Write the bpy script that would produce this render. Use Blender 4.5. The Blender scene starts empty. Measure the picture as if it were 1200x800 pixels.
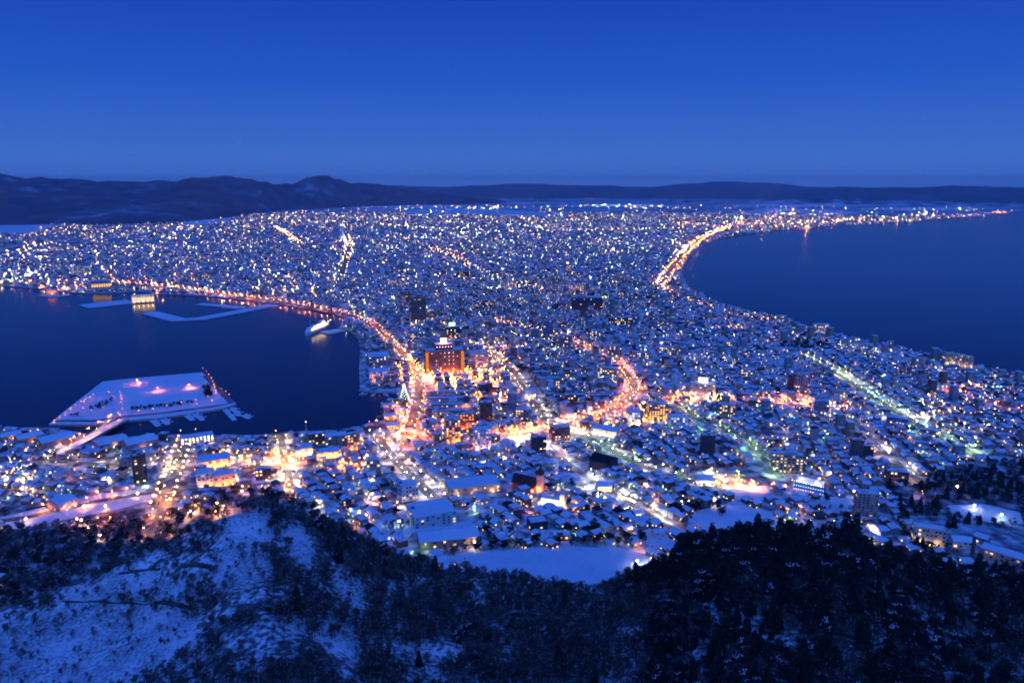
import bpy, math, random
import numpy as np
from mathutils import Vector, Matrix, noise
from mathutils.geometry import delaunay_2d_cdt
from mathutils.bvhtree import BVHTree

rnd = random.Random(7)
npr = np.random.default_rng(7)
S = bpy.context.scene
COL = S.collection
R = math.radians

# ------------------------------------------------------------------ camera
CAMZ = 334.0
PITCH = R(12.4)
FPX = 850.0
cam_d = bpy.data.cameras.new('camera')
cam = bpy.data.objects.new('camera', cam_d); COL.objects.link(cam)
cam.location = (0, 0, CAMZ)
cam.rotation_euler = (math.pi/2 - PITCH, 0, 0)
cam_d.sensor_width = 36; cam_d.lens = 36*FPX/1200
cam_d.clip_start = 1; cam_d.clip_end = 120000
S.camera = cam

# ------------------------------------------------------------------ sky
SKY_EL, SKY_STRENGTH = 0.9, 0.72
HAZE = 4.2e-5
world = bpy.data.worlds.new('World'); S.world = world; world.use_nodes = True
wt = world.node_tree; bgn = wt.nodes['Background']
sky = wt.nodes.new('ShaderNodeTexSky'); sky.sky_type = 'NISHITA'; sky.sun_disc = False
sky.sun_elevation = R(SKY_EL); sky.sun_rotation = R(195); sky.ozone_density = 6.0
sky.air_density = 1.0; sky.dust_density = 0.3; sky.altitude = 300
bgn.inputs[1].default_value = 1.0
_g = wt.nodes.new('ShaderNodeNewGeometry'); _sx = wt.nodes.new('ShaderNodeSeparateXYZ'); _r = wt.nodes.new('ShaderNodeValToRGB')
wt.links.new(_g.outputs['Incoming'], _sx.inputs[0])
_ng = wt.nodes.new('ShaderNodeMath'); _ng.operation = 'MULTIPLY'; _ng.inputs[1].default_value = -1.0
wt.links.new(_sx.outputs['Z'], _ng.inputs[0]); wt.links.new(_ng.outputs[0], _r.inputs[0])
_e = _r.color_ramp.elements
_e[0].position = 0.0; _e[0].color = (.095, .285, .95, 1); _e[1].position = 1.0; _e[1].color = (.005, .024, .30, 1)
for _p, _c in ((.014, (.056, .190, .70)), (.05, (.037, .150, .64)), (.12, (.017, .094, .58)), (.22, (.009, .052, .45)), (.45, (.006, .032, .35))):
    _q = _e.new(_p); _q.color = (*_c, 1)
_sc = wt.nodes.new('ShaderNodeVectorMath'); _sc.operation = 'SCALE'; _sc.inputs[3].default_value = SKY_STRENGTH
wt.links.new(sky.outputs[0], _sc.inputs[0])
_mx = wt.nodes.new('ShaderNodeMixRGB'); _mx.inputs[0].default_value = .92      # the twilight arch: high ozone blue over a haze-blue horizon
wt.links.new(_sc.outputs[0], _mx.inputs[1]); wt.links.new(_r.outputs[0], _mx.inputs[2]); wt.links.new(_mx.outputs[0], bgn.inputs[0])

# dusk glow from the western sky behind the mountain: one very soft, dim, blue sun
sd = bpy.data.lights.new('afterglow_sun', 'SUN'); sun = bpy.data.objects.new('afterglow_sun', sd); COL.objects.link(sun)
sd.energy = 2.6; sd.angle = R(120); sd.color = (0.064, 0.235, 1.0)
sun.rotation_euler = (R(55), 0, R(12))
S.view_settings.view_transform = 'Standard'; S.view_settings.look = 'None'
S.view_settings.gamma = 1; S.view_settings.exposure = 0.0
S.cycles.use_denoising = True
S.cycles.use_light_tree = True
S.cycles.max_bounces = 4; S.cycles.diffuse_bounces = 2; S.cycles.glossy_bounces = 2
S.cycles.sample_clamp_indirect = 4
S.cycles.filter_width = 1.75
try: S.cycles.pixel_filter_type = 'BLACKMAN_HARRIS'
except Exception: pass
S.cycles.volume_bounces = 0

# ------------------------------------------------------------------ pixel <-> world
CT, ST = math.cos(PITCH), math.sin(PITCH)
def ray(px, py):
    u = (px-600)/FPX; v = (400-py)/FPX
    return np.array((u, CT+v*ST, v*CT-ST))
def proj(x, y, z):
    x = np.asarray(x, float); y = np.asarray(y, float); z = np.asarray(z, float)
    dep = y*CT - (z-CAMZ)*ST
    ver = y*ST + (z-CAMZ)*CT
    dep = np.where(dep < 1, 1, dep)
    return 600+FPX*x/dep, 400-FPX*ver/dep
def tdep(px, py):
    d = ray(px, py); return math.atan2(d[0], d[1]), -d[2]/math.hypot(d[0], d[1])
GZ = 3.0
# shoulder line of the near mountain: pixel, tan(depression) of the ground there, and its distance
SHO = [(-200,770,470),(0,716,455),(75,690,450),(150,658,440),(215,628,430),(262,604,420),(300,598,415),(350,608,415),(400,618,420),
       (440,645,420),(480,660,425),(560,676,430),(620,684,430),(690,694,432),(725,684,432),(760,668,430),(790,662,425),(830,648,410),
       (870,638,400),(930,640,400),(1000,648,400),(1060,660,405),(1100,672,410),(1200,690,410),(1400,730,410)]
_s = [(tdep(a, b)+(c,)) for a, b, c in SHO]
SA = np.array([q[0] for q in _s]); STN = np.array([q[1] for q in _s]); SD = np.array([float(q[2]) for q in _s])
def vnoise(x, y):
    return (np.sin(x*.031+1.3*np.sin(y*.017+.7))*np.cos(y*.027+1.7*np.sin(x*.013))
            + .55*np.sin(x*.071+2.1+1.5*np.sin(y*.053))*np.cos(y*.083+.4)
            + .3*np.sin(x*.17+y*.05)*np.cos(y*.19-x*.07+1.1))
def H(x, y):
    x = np.asarray(x, float); y = np.asarray(y, float)
    D = np.hypot(x, y); az = np.arctan2(x, y)
    s = np.clip((850-D)/300, 0, 1.3)
    city = GZ + 27*s**1.4
    tb = np.interp(az, SA, STN); ds = np.interp(az, SA, SD)
    D0 = 40.0
    f = np.clip((D-D0)/(ds-D0), 0, 1)
    t = 1.2 + (tb-1.2)*f**0.85
    inner = CAMZ - D*t
    zs = CAMZ - ds*tb
    m = np.where(D < ds, inner, zs-(D-ds)*.85)
    m = m + vnoise(x, y)*3.2*np.clip((ds-D)/60, 0, 1)*np.clip((D-90)/80, 0, 1)
    m = np.where(D < D0, CAMZ-1.2*np.maximum(D, 5), m)
    return np.maximum(city, m)
def h(x, y): return float(H(x, y))
def W(px, py, z=None):
    """world point of the ground seen at a pixel of the photograph"""
    d = ray(px, py)
    if z is not None or d[2]*-1 < 334/850/CT*0.3:
        zz = GZ if z is None else z
        k = (CAMZ-zz)/-d[2]
        return np.array((d[0]*k, d[1]*k, zz))
    ks = _KS
    under = CAMZ+d[2]*ks < H(d[0]*ks, d[1]*ks)
    i = int(np.argmax(under)) if under.any() else len(ks)-1
    lo, hi = ks[max(0, i-1)], ks[i]
    for _ in range(2):
        kk = np.linspace(lo, hi, 24); u2 = CAMZ+d[2]*kk < H(d[0]*kk, d[1]*kk)
        j = int(np.argmax(u2)) if u2.any() else 23
        lo, hi = kk[max(0, j-1)], kk[j]
    p = d*hi
    return np.array((p[0], p[1], h(p[0], p[1])))
_KS = 60*1.01**np.arange(430)
def Wp(pts, z=None): return [W(a, b, z)[:2] for a, b in pts]

# ------------------------------------------------------------------ materials
def mat(name): 
    m = bpy.data.materials.new(name); m.use_nodes = True
    return m, m.node_tree, m.node_tree.nodes['Principled BSDF']
def plain(name, col, rough=.8, noise_amt=.25, scale=.3, metal=0.0):
    m, nt, b = mat(name)
    tc = nt.nodes.new('ShaderNodeTexCoord'); n = nt.nodes.new('ShaderNodeTexNoise'); n.inputs['Scale'].default_value = scale
    n.inputs['Detail'].default_value = 5
    nt.links.new(tc.outputs['Object'], n.inputs['Vector'])
    mx = nt.nodes.new('ShaderNodeMixRGB')
    mx.inputs[1].default_value = (*[c*(1-noise_amt) for c in col], 1); mx.inputs[2].default_value = (*[min(1, c*(1+noise_amt)) for c in col], 1)
    nt.links.new(n.outputs[0], mx.inputs[0]); nt.links.new(mx.outputs[0], b.inputs['Base Color'])
    b.inputs['Roughness'].default_value = rough; b.inputs['Metallic'].default_value = metal
    b.inputs['Specular IOR Level'].default_value = .3
    return m
def emis(name, col, L, sample=True):
    m = bpy.data.materials.new(name); m.use_nodes = True; nt = m.node_tree
    nt.nodes.clear(); o = nt.nodes.new('ShaderNodeOutputMaterial'); e = nt.nodes.new('ShaderNodeEmission')
    e.inputs[0].default_value = (*col, 1); e.inputs[1].default_value = L
    nt.links.new(e.outputs[0], o.inputs[0])
    if not sample: m.cycles.emission_sampling = 'NONE'
    else: m.cycles.emission_sampling = 'FRONT'
    return m
def noise_mix(name, stops, scale, detail=6, rough=.9, coord='Object', second=None):
    m, nt, b = mat(name)
    tc = nt.nodes.new('ShaderNodeTexCoord'); n = nt.nodes.new('ShaderNodeTexNoise'); n.inputs['Scale'].default_value = scale
    n.inputs['Detail'].default_value = detail; n.inputs['Roughness'].default_value = .65
    nt.links.new(tc.outputs[coord], n.inputs['Vector'])
    src = n.outputs[0]
    if second:
        n2 = nt.nodes.new('ShaderNodeTexNoise'); n2.inputs['Scale'].default_value = second; n2.inputs['Detail'].default_value = 4
        nt.links.new(tc.outputs[coord], n2.inputs['Vector'])
        a = nt.nodes.new('ShaderNodeMath'); a.operation = 'ADD'
        nt.links.new(n.outputs[0], a.inputs[0]); nt.links.new(n2.outputs[0], a.inputs[1])
        c = nt.nodes.new('ShaderNodeMath'); c.operation = 'MULTIPLY'; c.inputs[1].default_value = .5
        nt.links.new(a.outputs[0], c.inputs[0]); src = c.outputs[0]
    r = nt.nodes.new('ShaderNodeValToRGB'); nt.links.new(src, r.inputs[0])
    el = r.color_ramp.elements
    el[0].position, el[0].color = stops[0][0], (*stops[0][1], 1)
    el[1].position, el[1].color = stops[-1][0], (*stops[-1][1], 1)
    for p, c in stops[1:-1]:
        e = el.new(p); e.color = (*c, 1)
    nt.links.new(r.outputs[0], b.inputs['Base Color']); b.inputs['Roughness'].default_value = rough
    b.inputs['Specular IOR Level'].default_value = .2
    return m
M = {}
M['snow'] = noise_mix('snow', [(.3, (.62,.63,.66)), (.55, (.8,.81,.83))], .05, second=.6)
M['slope'] = noise_mix('slope_snow', [(.38, (.05,.045,.045)), (.47, (.16,.16,.16)), (.56, (.74,.75,.78))], .03, detail=8, second=.35)
M['clear'] = noise_mix('clearing_snow', [(.36, (.07,.065,.065)), (.44, (.32,.32,.33)), (.56, (.66,.67,.7))], .03, detail=12, second=.6)
M['litter'] = noise_mix('forest_floor', [(.42, (.028,.025,.025)), (.52, (.06,.055,.055)), (.62, (.5,.5,.52))], .05, detail=8, second=.4)
M['street'] = noise_mix('trodden_street', [(.38, (.05,.05,.05)), (.62, (.30,.30,.31))], .04, second=.5)
M['citysnow'] = noise_mix('city_ground', [(.39, (.05,.045,.045)), (.46, (.24,.24,.25)), (.55, (.72,.72,.75))], .0022, detail=9, second=.07)
M['roofsnow'] = noise_mix('roof_snow', [(.3, (.5,.5,.52)), (.5, (.76,.77,.8))], .06, second=.9)
M['hill'] = noise_mix('hill_forest', [(.40, (.075,.05,.07)), (.56, (.15,.12,.15)), (.66, (.42,.41,.45)), (.74, (.65,.65,.68))], .0013, detail=10, second=.006)
M['hilllow'] = noise_mix('foothill_fields', [(.42, (.06,.05,.06)), (.50, (.20,.19,.21)), (.55, (.72,.72,.75))], .0009, detail=8, second=.004)
M['hillfar'] = noise_mix('far_hill', [(.4, (.07,.06,.08)), (.7, (.22,.21,.25))], .0008, detail=8, second=.004)
M['bark'] = plain('bark', (.035,.028,.025), .95, .3, 2)
M['twig'] = plain('twigs', (.150,.105,.095), .95, .35, .8)
M['twig2'] = plain('twigs_dark', (.070,.048,.042), .95, .35, .8)
M['needle'] = plain('needles', (.012,.015,.012), .9, .4, .6)
M['asphalt'] = plain('asphalt', (.07,.07,.07), .7, .2, .4)
M['concrete'] = plain('concrete', (.32,.31,.30), .85, .2, .2)
M['stone'] = plain('stone', (.10,.09,.09), .9, .3, .8)
M['steel'] = plain('steel', (.20,.21,.22), .5, .1, 1, .6)
M['black'] = plain('black_roofing', (.012,.012,.013), .8, .3, .2)
M['hull'] = plain('hull_paint', (.75,.76,.78), .4, .05, .2)
M['navy'] = plain('navy_paint', (.03,.04,.09), .4, .05, .2)
M['rust'] = plain('brown_roof', (.07,.03,.025), .8, .3, .2)
M['glass'] = plain('dark_glass', (.03,.035,.045), .15, .1, .3)
WALLC = {'beige': (.42,.36,.29), 'white': (.68,.67,.65), 'grey': (.26,.26,.27), 'brown': (.16,.10,.08), 'brick': (.30,.12,.08),
         'dark': (.055,.055,.065), 'pink': (.42,.31,.29), 'green': (.20,.26,.22), 'blue': (.16,.20,.28), 'cream': (.55,.48,.36), 'tan': (.30,.23,.17)}
for k, c in WALLC.items(): M['w_'+k] = plain('wall_'+k, c, .85, .15, .15)
LC = {'orange': (1,.27,.035), 'amber': (1,.46,.11), 'warm': (1,.68,.32), 'white': (1,.93,.84), 'green': (.72,1,.52), 'teal': (.25,1,.75),
      'pink': (1,.45,.38), 'red': (1,.08,.05), 'blue': (.15,.35,1), 'violet': (.8,.35,1), 'yellow': (1,.82,.30)}
EM = {}
def E(c, L, sample=True):
    k = (c, round(L, 3), sample)
    if k not in EM: EM[k] = emis(f'light_{c}_{len(EM)}', LC[c], L, sample)
    return EM[k]

def ED(c, L):
    """shielded luminaire: shines only from the underside"""
    k = ('down', c, L)
    if k not in EM:
        m = bpy.data.materials.new(f'luminaire_{c}_{len(EM)}'); m.use_nodes = True; nt = m.node_tree; nt.nodes.clear()
        o = nt.nodes.new('ShaderNodeOutputMaterial'); e = nt.nodes.new('ShaderNodeEmission'); g = nt.nodes.new('ShaderNodeNewGeometry'); mx = nt.nodes.new('ShaderNodeMixShader'); df = nt.nodes.new('ShaderNodeBsdfDiffuse')
        df.inputs[0].default_value = (.2,.2,.2,1); e.inputs[0].default_value = (*POOLC.get(c, LC[c]), 1); e.inputs[1].default_value = L
        nt.links.new(g.outputs['Backfacing'], mx.inputs[0]); nt.links.new(e.outputs[0], mx.inputs[1]); nt.links.new(df.outputs[0], mx.inputs[2]); nt.links.new(mx.outputs[0], o.inputs[0])
        m.cycles.emission_sampling = 'FRONT'; EM[k] = m
    return EM[k]
POOLC = {'orange': (1,.19,.03), 'amber': (1,.33,.06), 'warm': (1,.62,.25), 'green': (.60,1,.38)}
# water
m, nt, b = mat('sea_water')
b.inputs['Base Color'].default_value = (.004,.010,.028,1); b.inputs['Roughness'].default_value = .16; b.inputs['IOR'].default_value = 1.333
tc = nt.nodes.new('ShaderNodeTexCoord'); mp = nt.nodes.new('ShaderNodeMapping'); mp.inputs['Scale'].default_value = (1,1,1)
n = nt.nodes.new('ShaderNodeTexNoise'); n.inputs['Scale'].default_value = .12; n.inputs['Detail'].default_value = 6
bp = nt.nodes.new('ShaderNodeBump'); bp.inputs['Strength'].default_value = .22; bp.inputs['Distance'].default_value = 1.0
nt.links.new(tc.outputs['Object'], mp.inputs[0]); nt.links.new(mp.outputs[0], n.inputs['Vector']); nt.links.new(n.outputs[0], bp.inputs['Height'])
nt.links.new(bp.outputs[0], b.inputs['Normal']); M['water'] = m

# per-house colour from a face attribute, so that each house in a mass keeps its own paint
m, nt, b = mat('town_walls')
at = nt.nodes.new('ShaderNodeAttribute'); at.attribute_name = 'tone'; r = nt.nodes.new('ShaderNodeValToRGB'); r.color_ramp.interpolation = 'CONSTANT'
cols = [WALLC[k] for k in ('grey','brown','beige','dark','white','blue','tan','cream','brick','pink','green')]
el = r.color_ramp.elements; el[0].color = (*cols[0], 1); el[1].position = .09; el[1].color = (*cols[1], 1)
for i, c in enumerate(cols[2:], 2):
    e = el.new(i*.09); e.color = (*c, 1)
nt.links.new(at.outputs['Fac'], r.inputs[0]); nt.links.new(r.outputs[0], b.inputs['Base Color']); b.inputs['Roughness'].default_value = .85
M['town'] = m
m, nt, b = mat('town_roofs')
at = nt.nodes.new('ShaderNodeAttribute'); at.attribute_name = 'tone'; r = nt.nodes.new('ShaderNodeValToRGB')
el = r.color_ramp.elements; el[0].position = .1; el[0].color = (.07,.07,.09,1); el[1].position = .75; el[1].color = (.8,.8,.82,1)
e = el.new(.3); e.color = (.5,.5,.53,1)
nt.links.new(at.outputs['Fac'], r.inputs[0])
tc = nt.nodes.new('ShaderNodeTexCoord'); n = nt.nodes.new('ShaderNodeTexNoise'); n.inputs['Scale'].default_value = .25; n.inputs['Detail'].default_value = 5
nt.links.new(tc.outputs['Object'], n.inputs['Vector'])
r2 = nt.nodes.new('ShaderNodeValToRGB'); r2.color_ramp.elements[0].position = .3; r2.color_ramp.elements[0].color = (.6,.6,.6,1); r2.color_ramp.elements[1].position = .6
nt.links.new(n.outputs[0], r2.inputs[0])
mm = nt.nodes.new('ShaderNodeMixRGB'); mm.blend_type = 'MULTIPLY'; mm.inputs[0].default_value = 1
nt.links.new(r.outputs[0], mm.inputs[1]); nt.links.new(r2.outputs[0], mm.inputs[2])
nt.links.new(mm.outputs[0], b.inputs['Base Color']); b.inputs['Roughness'].default_value = .9
M['townroof'] = m

# ------------------------------------------------------------------ object helpers
def tag(o, label=None, cat=None, group=None, kind=None):
    if label: o['label'] = label
    if cat: o['category'] = cat
    if group: o['group'] = group
    if kind: o['kind'] = kind
    return o
def link(o, parent=None):
    COL.objects.link(o)
    if parent is not None: o.parent = parent
    return o
def empty(name, loc, rz=0):
    o = bpy.data.objects.new(name, None); o.location = loc; o.rotation_euler = (0, 0, rz); o.empty_display_size = 1
    return link(o)
class MB:
    """collects simple shapes into one mesh"""
    def __init__(s): s.v = []; s.f = []; s.m = []; s.mats = []
    def mi(s, m):
        if m not in s.mats: s.mats.append(m)
        return s.mats.index(m)
    def add(s, vs, fs, m):
        b = len(s.v); k = s.mi(m)
        s.v += [tuple(p) for p in vs]
        for f in fs: s.f.append(tuple(i+b for i in f)); s.m.append(k)
        return s
    def box(s, x0, x1, y0, y1, z0, z1, m, bottom=True):
        v = [(x0,y0,z0),(x1,y0,z0),(x1,y1,z0),(x0,y1,z0),(x0,y0,z1),(x1,y0,z1),(x1,y1,z1),(x0,y1,z1)]
        f = [(0,1,5,4),(1,2,6,5),(2,3,7,6),(3,0,4,7),(4,5,6,7)]
        if bottom: f.append((3,2,1,0))
        return s.add(v, f, m)
    def tube(s, p0, p1, r0, r1, m, n=6, cap=True):
        p0 = Vector(p0); p1 = Vector(p1); d = (p1-p0)
        if d.length < 1e-6: return s
        d.normalize(); a = d.orthogonal().normalized(); c = d.cross(a)
        v = []
        for p, r in ((p0, r0), (p1, r1)):
            for i in range(n):
                t = 2*math.pi*i/n; v.append(p + a*math.cos(t)*r + c*math.sin(t)*r)
        f = [(i, (i+1) % n, n+(i+1) % n, n+i) for i in range(n)]
        if cap: f += [tuple(range(n, 2*n)), tuple(reversed(range(n)))]
        return s.add(v, f, m)
    def gable(s, w, d, z0, rise, m, over=.5, th=.25):
        """pitched snow roof with eaves, ridge along x"""
        x = w/2+over; y = d/2+over; k = rise/(d/2); zb = z0-k*over
        v = [(-x,-y,zb),(x,-y,zb),(x,0,z0+rise),(-x,0,z0+rise),(x,y,zb),(-x,y,zb)]
        v += [(a, b_, c+th) for a, b_, c in v]
        f = [(6,7,8,9),(9,8,10,11),(0,3,2,1),(3,5,4,2),(0,1,7,6),(4,5,11,10),(1,2,8,7),(2,4,10,8),(3,0,6,9),(5,3,9,11)]
        return s.add(v, f, m)
    def ball(s, c, r, m, seg=8, rings=5, sz=1.0):
        v = [(c[0], c[1], c[2]-r*sz)]
        for i in range(1, rings):
            a = math.pi*i/rings
            for j in range(seg):
                t = 2*math.pi*j/seg; v.append((c[0]+r*math.sin(a)*math.cos(t), c[1]+r*math.sin(a)*math.sin(t), c[2]-r*sz*math.cos(a)))
        v.append((c[0], c[1], c[2]+r*sz)); f = []
        for j in range(seg): f.append((0, 1+(j+1) % seg, 1+j))
        for i in range(rings-2):
            for j in range(seg):
                a = 1+i*seg; f.append((a+j, a+(j+1) % seg, a+seg+(j+1) % seg, a+seg+j))
        a = 1+(rings-2)*seg
        for j in range(seg): f.append((a+j, a+(j+1) % seg, len(v)-1))
        return s.add(v, f, m)
    def mesh(s, name):
        me = bpy.data.meshes.new(name); me.from_pydata(s.v, [], s.f)
        for m in s.mats: me.materials.append(m)
        me.polygons.foreach_set('material_index', s.m); me.update()
        return me
    def build(s, name, parent=None):
        return link(bpy.data.objects.new(name, s.mesh(name)), parent)
def np_mesh(name, V, Q, mi, mats, tone=None, smooth=False):
    """bulk quads (tris have index -1 last) from arrays"""
    me = bpy.data.meshes.new(name)
    V = np.asarray(V, np.float32); Q = np.asarray(Q, np.int64)
    tri = Q[:, 3] < 0
    tot = np.where(tri, 3, 4); st = np.concatenate(([0], np.cumsum(tot)[:-1]))
    flat = Q.reshape(-1); flat = flat[flat >= 0]
    me.vertices.add(len(V)); me.vertices.foreach_set('co', V.reshape(-1))
    me.loops.add(len(flat)); me.loops.foreach_set('vertex_index', flat.astype(np.int32))
    me.polygons.add(len(Q)); me.polygons.foreach_set('loop_start', st.astype(np.int32)); me.polygons.foreach_set('loop_total', tot.astype(np.int32))
    me.polygons.foreach_set('material_index', np.asarray(mi, np.int32))
    if smooth: me.polygons.foreach_set('use_smooth', np.ones(len(Q), bool))
    for m in mats: me.materials.append(m)
    if tone is not None:
        a = me.attributes.new('tone', 'FLOAT', 'FACE'); a.data.foreach_set('value', np.asarray(tone, np.float32))
    me.update(calc_edges=True)
    return me
def in_poly(x, y, poly):
    x = np.asarray(x, float); y = np.asarray(y, float); ins = np.zeros(x.shape, bool)
    n = len(poly)
    for i in range(n):
        x1, y1 = poly[i]; x2, y2 = poly[(i+1) % n]
        c = ((y1 > y) != (y2 > y)) & (x < (x2-x1)*(y-y1)/((y2-y1) if y2 != y1 else 1e-9)+x1)
        ins ^= c
    return ins
def seg_dist(x, y, pts):
    x = np.asarray(x, float); y = np.asarray(y, float); best = np.full(x.shape, 1e9)
    for (x1, y1), (x2, y2) in zip(pts[:-1], pts[1:]):
        dx, dy = x2-x1, y2-y1; L = dx*dx+dy*dy+1e-9
        t = np.clip(((x-x1)*dx+(y-y1)*dy)/L, 0, 1)
        best = np.minimum(best, np.hypot(x-x1-t*dx, y-y1-t*dy))
    return best

# ------------------------------------------------------------------ coastline (clockwise round the town)
WEST = [(-900,338),(-300,334),(-50,333),(0,335),(50,339),(90,344),(130,344),(165,342),(182,345),(215,346),(250,348),(294,353),(341,359),(385,367),(404,373),(400,380),
        (397,388),(410,389),(420,398),(422,411),(421,435),(422,459),(467,461),(468,468),(447,472),(445,485),(437,497),(420,503),(382,506),(342,508),
        (300,512),(240,512),(187,511),(150,514),(112,512),(60,503),(25,503),(0,504),(-120,506),(-400,520)]
EAST = [(2400,560),(1500,482),(1300,455),(1200,442),(1171,436),(1138,428),(1087,417),(1050,408),(1009,399),(969,391),(928,377),(888,368),(854,360),(834,352),(815,344),(804,333),
        (801,322),(803,311),(808,301),(820,290),(840,281),(867,275),(911,271),(952,267),(1002,264),(1070,260),(1137,255),(1181,251),(1190,248),(1240,246.5),(1500,244)]
coast = Wp(WEST, 0) + [(-1500., 300.), (-1500., -400.), (2600., -400.), (2600., 420.)] + Wp(EAST[1:], 0) \
        + [(28800., 9200.), (28800., 29300.), (-28800., 29300.), (-28800., 3200.)]
def soft_edge(poly, seed):
    return poly
def on_land(x, y): return in_poly(x, y, coast)

# ------------------------------------------------------------------ setting: water, land, mountain, hills
wm = MB(); wm.add([(-29000,-2000,0),(29000,-2000,0),(29000,29500,0),(-29000,29500,0)], [(0,1,2,3)], M['water'])
tag(wm.build('sea_water'), kind='structure')
def prism(name, poly, z0, z1, top, side, parent=None):
    """flat slab with an outline given in world metres"""
    res = delaunay_2d_cdt([Vector(p) for p in poly], [], [list(range(len(poly)))], 1, 1e-3)
    v2, f2 = res[0], res[2]
    mb = MB(); mb.add([(p.x, p.y, z1) for p in v2], [tuple(f) for f in f2], top)
    n = len(poly)
    vs = [(p[0], p[1], z0) for p in poly]+[(p[0], p[1], z1) for p in poly]
    mb.add(vs, [(i, (i+1) % n, n+(i+1) % n, n+i) for i in range(n)], side)
    o = mb.build(name, parent)
    return o
land = prism('ground', coast, -4, GZ-.02, M['citysnow'], M['concrete']); tag(land, kind='structure')

# mountain and the rising town at its foot: one polar height sheet
az = np.radians(np.arange(-62, 62.01, .25)); dd = np.concatenate((np.linspace(8, 120, 20), np.arange(126, 520, 4.0), np.arange(520, 900, 8.0)))
A, Dg = np.meshgrid(az, dd); X = A*0+Dg*np.sin(A); Y = Dg*np.cos(A); Z = H(X, Y)
edge = Dg > 851; Z = np.where(edge, GZ-.6, Z)
# fields seen as open snow, in photo pixels
CLEAR = [[(-40,745),(0,728),(66,712),(150,709),(232,713),(230,745),(205,770),(190,792),(-40,880)], [(75,703),(120,677),(170,675),(212,676),(230,700),(130,706)], [(262,598),(300,598),(310,640),(298,690),(262,704),(252,690),(256,640)],
         [(285,598),(318,605),(322,640),(316,680),(296,690)], [(338,620),(366,622),(366,676),(342,676)],
         [(388,672),(420,678),(438,696),(415,702),(390,690)], [(450,690),(478,692),(476,706),(458,704)], [(328,722),(352,726),(356,742),(336,742)],
         [(372,722),(405,726),(424,752),(395,752)], [(590,724),(612,727),(612,736),(594,735)], [(810,760),(840,765),(850,790),(820,800)], [(1080,740),(1110,742),(1108,752),(1084,750)]]
SPARSE = [[(40,718),(150,656),(262,600),(300,598),(262,668),(256,712),(60,712)], [(20,770),(230,760),(230,800),(0,800)], [(170,712),(300,700),(310,790),(215,800),(165,745)]]
FIELD = [(520,652),(545,646),(600,642),(660,640),(730,642),(764,653),(757,672),(700,700),(600,690)]
px, py = proj(X, Y, Z)
clear = np.zeros(X.shape, bool)
wobx = 10*np.sin(X*.11+2*np.sin(Y*.07))*np.cos(Y*.13); woby = 7*np.sin(Y*.12+1.5*np.cos(X*.09))
for p in CLEAR: clear |= in_poly(px+wobx, py+woby, p)
sdist = np.interp(A, SA, SD)
nA = len(az); nD = len(dd)
idx = np.arange(nA*nD).reshape(nD, nA)
Qg = np.stack((idx[:-1, :-1], idx[:-1, 1:], idx[1:, 1:], idx[1:, :-1]), -1).reshape(-1, 4)[:, ::-1]
cc = (clear[:-1, :-1].astype(int)+clear[1:, 1:]+clear[:-1, 1:]+clear[1:, :-1]) >= 2
dm = (Dg[:-1, :-1] > sdist[:-1, :-1]+10)
mi = np.where(dm, 2, np.where(cc, 1, 0)).reshape(-1)
me = np_mesh('hillside', np.stack((X, Y, Z), -1).reshape(-1, 3), Qg, mi, [M['slope'], M['clear'], M['citysnow']], smooth=True)
hillside = link(bpy.data.objects.new('hillside', me)); tag(hillside, kind='structure')

def ridge(name, tops, Df, Dr, Db, material, seed, amp=.18, step=.2, base=-10, front=None):
    """a range of hills: outline tops given as photo pixels, standing Dr metres off"""
    tt = [tdep(a, b) for a, b in tops]; ta = np.array([t[0] for t in tt]); tz = np.array([t[1] for t in tt])
    a = np.arange(ta[0], ta[-1]+1e-6, math.radians(step)*.5); fr = np.full(len(a), float(Df)) if front is None else np.interp(a, [tdep(q[0], 230)[0] for q in front], [float(q[1]) for q in front])
    D1 = Dr; Dr = np.maximum(Dr, fr+1300)[None, :]; Db = np.maximum(Db, Dr+2500); top_ = CAMZ-Dr*np.interp(a, ta, tz)[None, :]; fs = np.linspace(0, 1, 90)[:, None]; D = fr[None, :]+(Db-fr[None, :])*fs; top = np.tile(top_, (90, 1)); A = np.tile(a, (90, 1)); Df = fr[None, :]
    X = D*np.sin(A); Y = D*np.cos(A); s = 1.3e-3*9000/D1
    n = np.array([[noise.fractal(Vector((x*s, y*s, seed)), 1.0, 2.1, 6) for x, y in zip(rx, ry)] for rx, ry in zip(X, Y)])
    e = np.where(D < Dr, np.clip((D-Df)/(Dr-Df), 0, 1)**.9, np.clip((Db-D)/(Db-Dr), 0, 1))
    n2 = np.array([[noise.fractal(Vector((x*s*4, y*s*4, seed+9)), .9, 2.1, 4) for x, y in zip(rx, ry)] for rx, ry in zip(X, Y)])
    Z = base+(top-base)*e*(1+amp*n*(1-e*.65)) + n*26*e + n2*20*np.minimum(1, e*3)
    nA = len(a); nD = 90; ix = np.arange(nA*nD).reshape(nD, nA)
    Q = np.stack((ix[:-1, :-1], ix[:-1, 1:], ix[1:, 1:], ix[1:, :-1]), -1).reshape(-1, 4)[:, ::-1]
    me = np_mesh(name, np.stack((X, Y, Z), -1).reshape(-1, 3), Q, np.zeros(len(Q)), [material], smooth=True)
    return tag(link(bpy.data.objects.new(name, me)), kind='structure')
ridge('wooded_hills', [(-260,213),(-100,209),(0,206),(40,208),(90,210),(140,213),(170,215),(205,213),(225,209),(262,207),(295,210),(320,214),(340,216),(352,213),(366,209),(382,208),(398,210),(412,213),(436,216),(470,220),(520,228),(600,238),(640,245)],
      5900, 9800, 13000, M['hill'], 3.1, amp=.22, front=[(-260,6600),(0,6900),(80,6800),(130,6300),(190,6500),(260,7300),(330,9000),(434,10400),(640,11500)])
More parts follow.
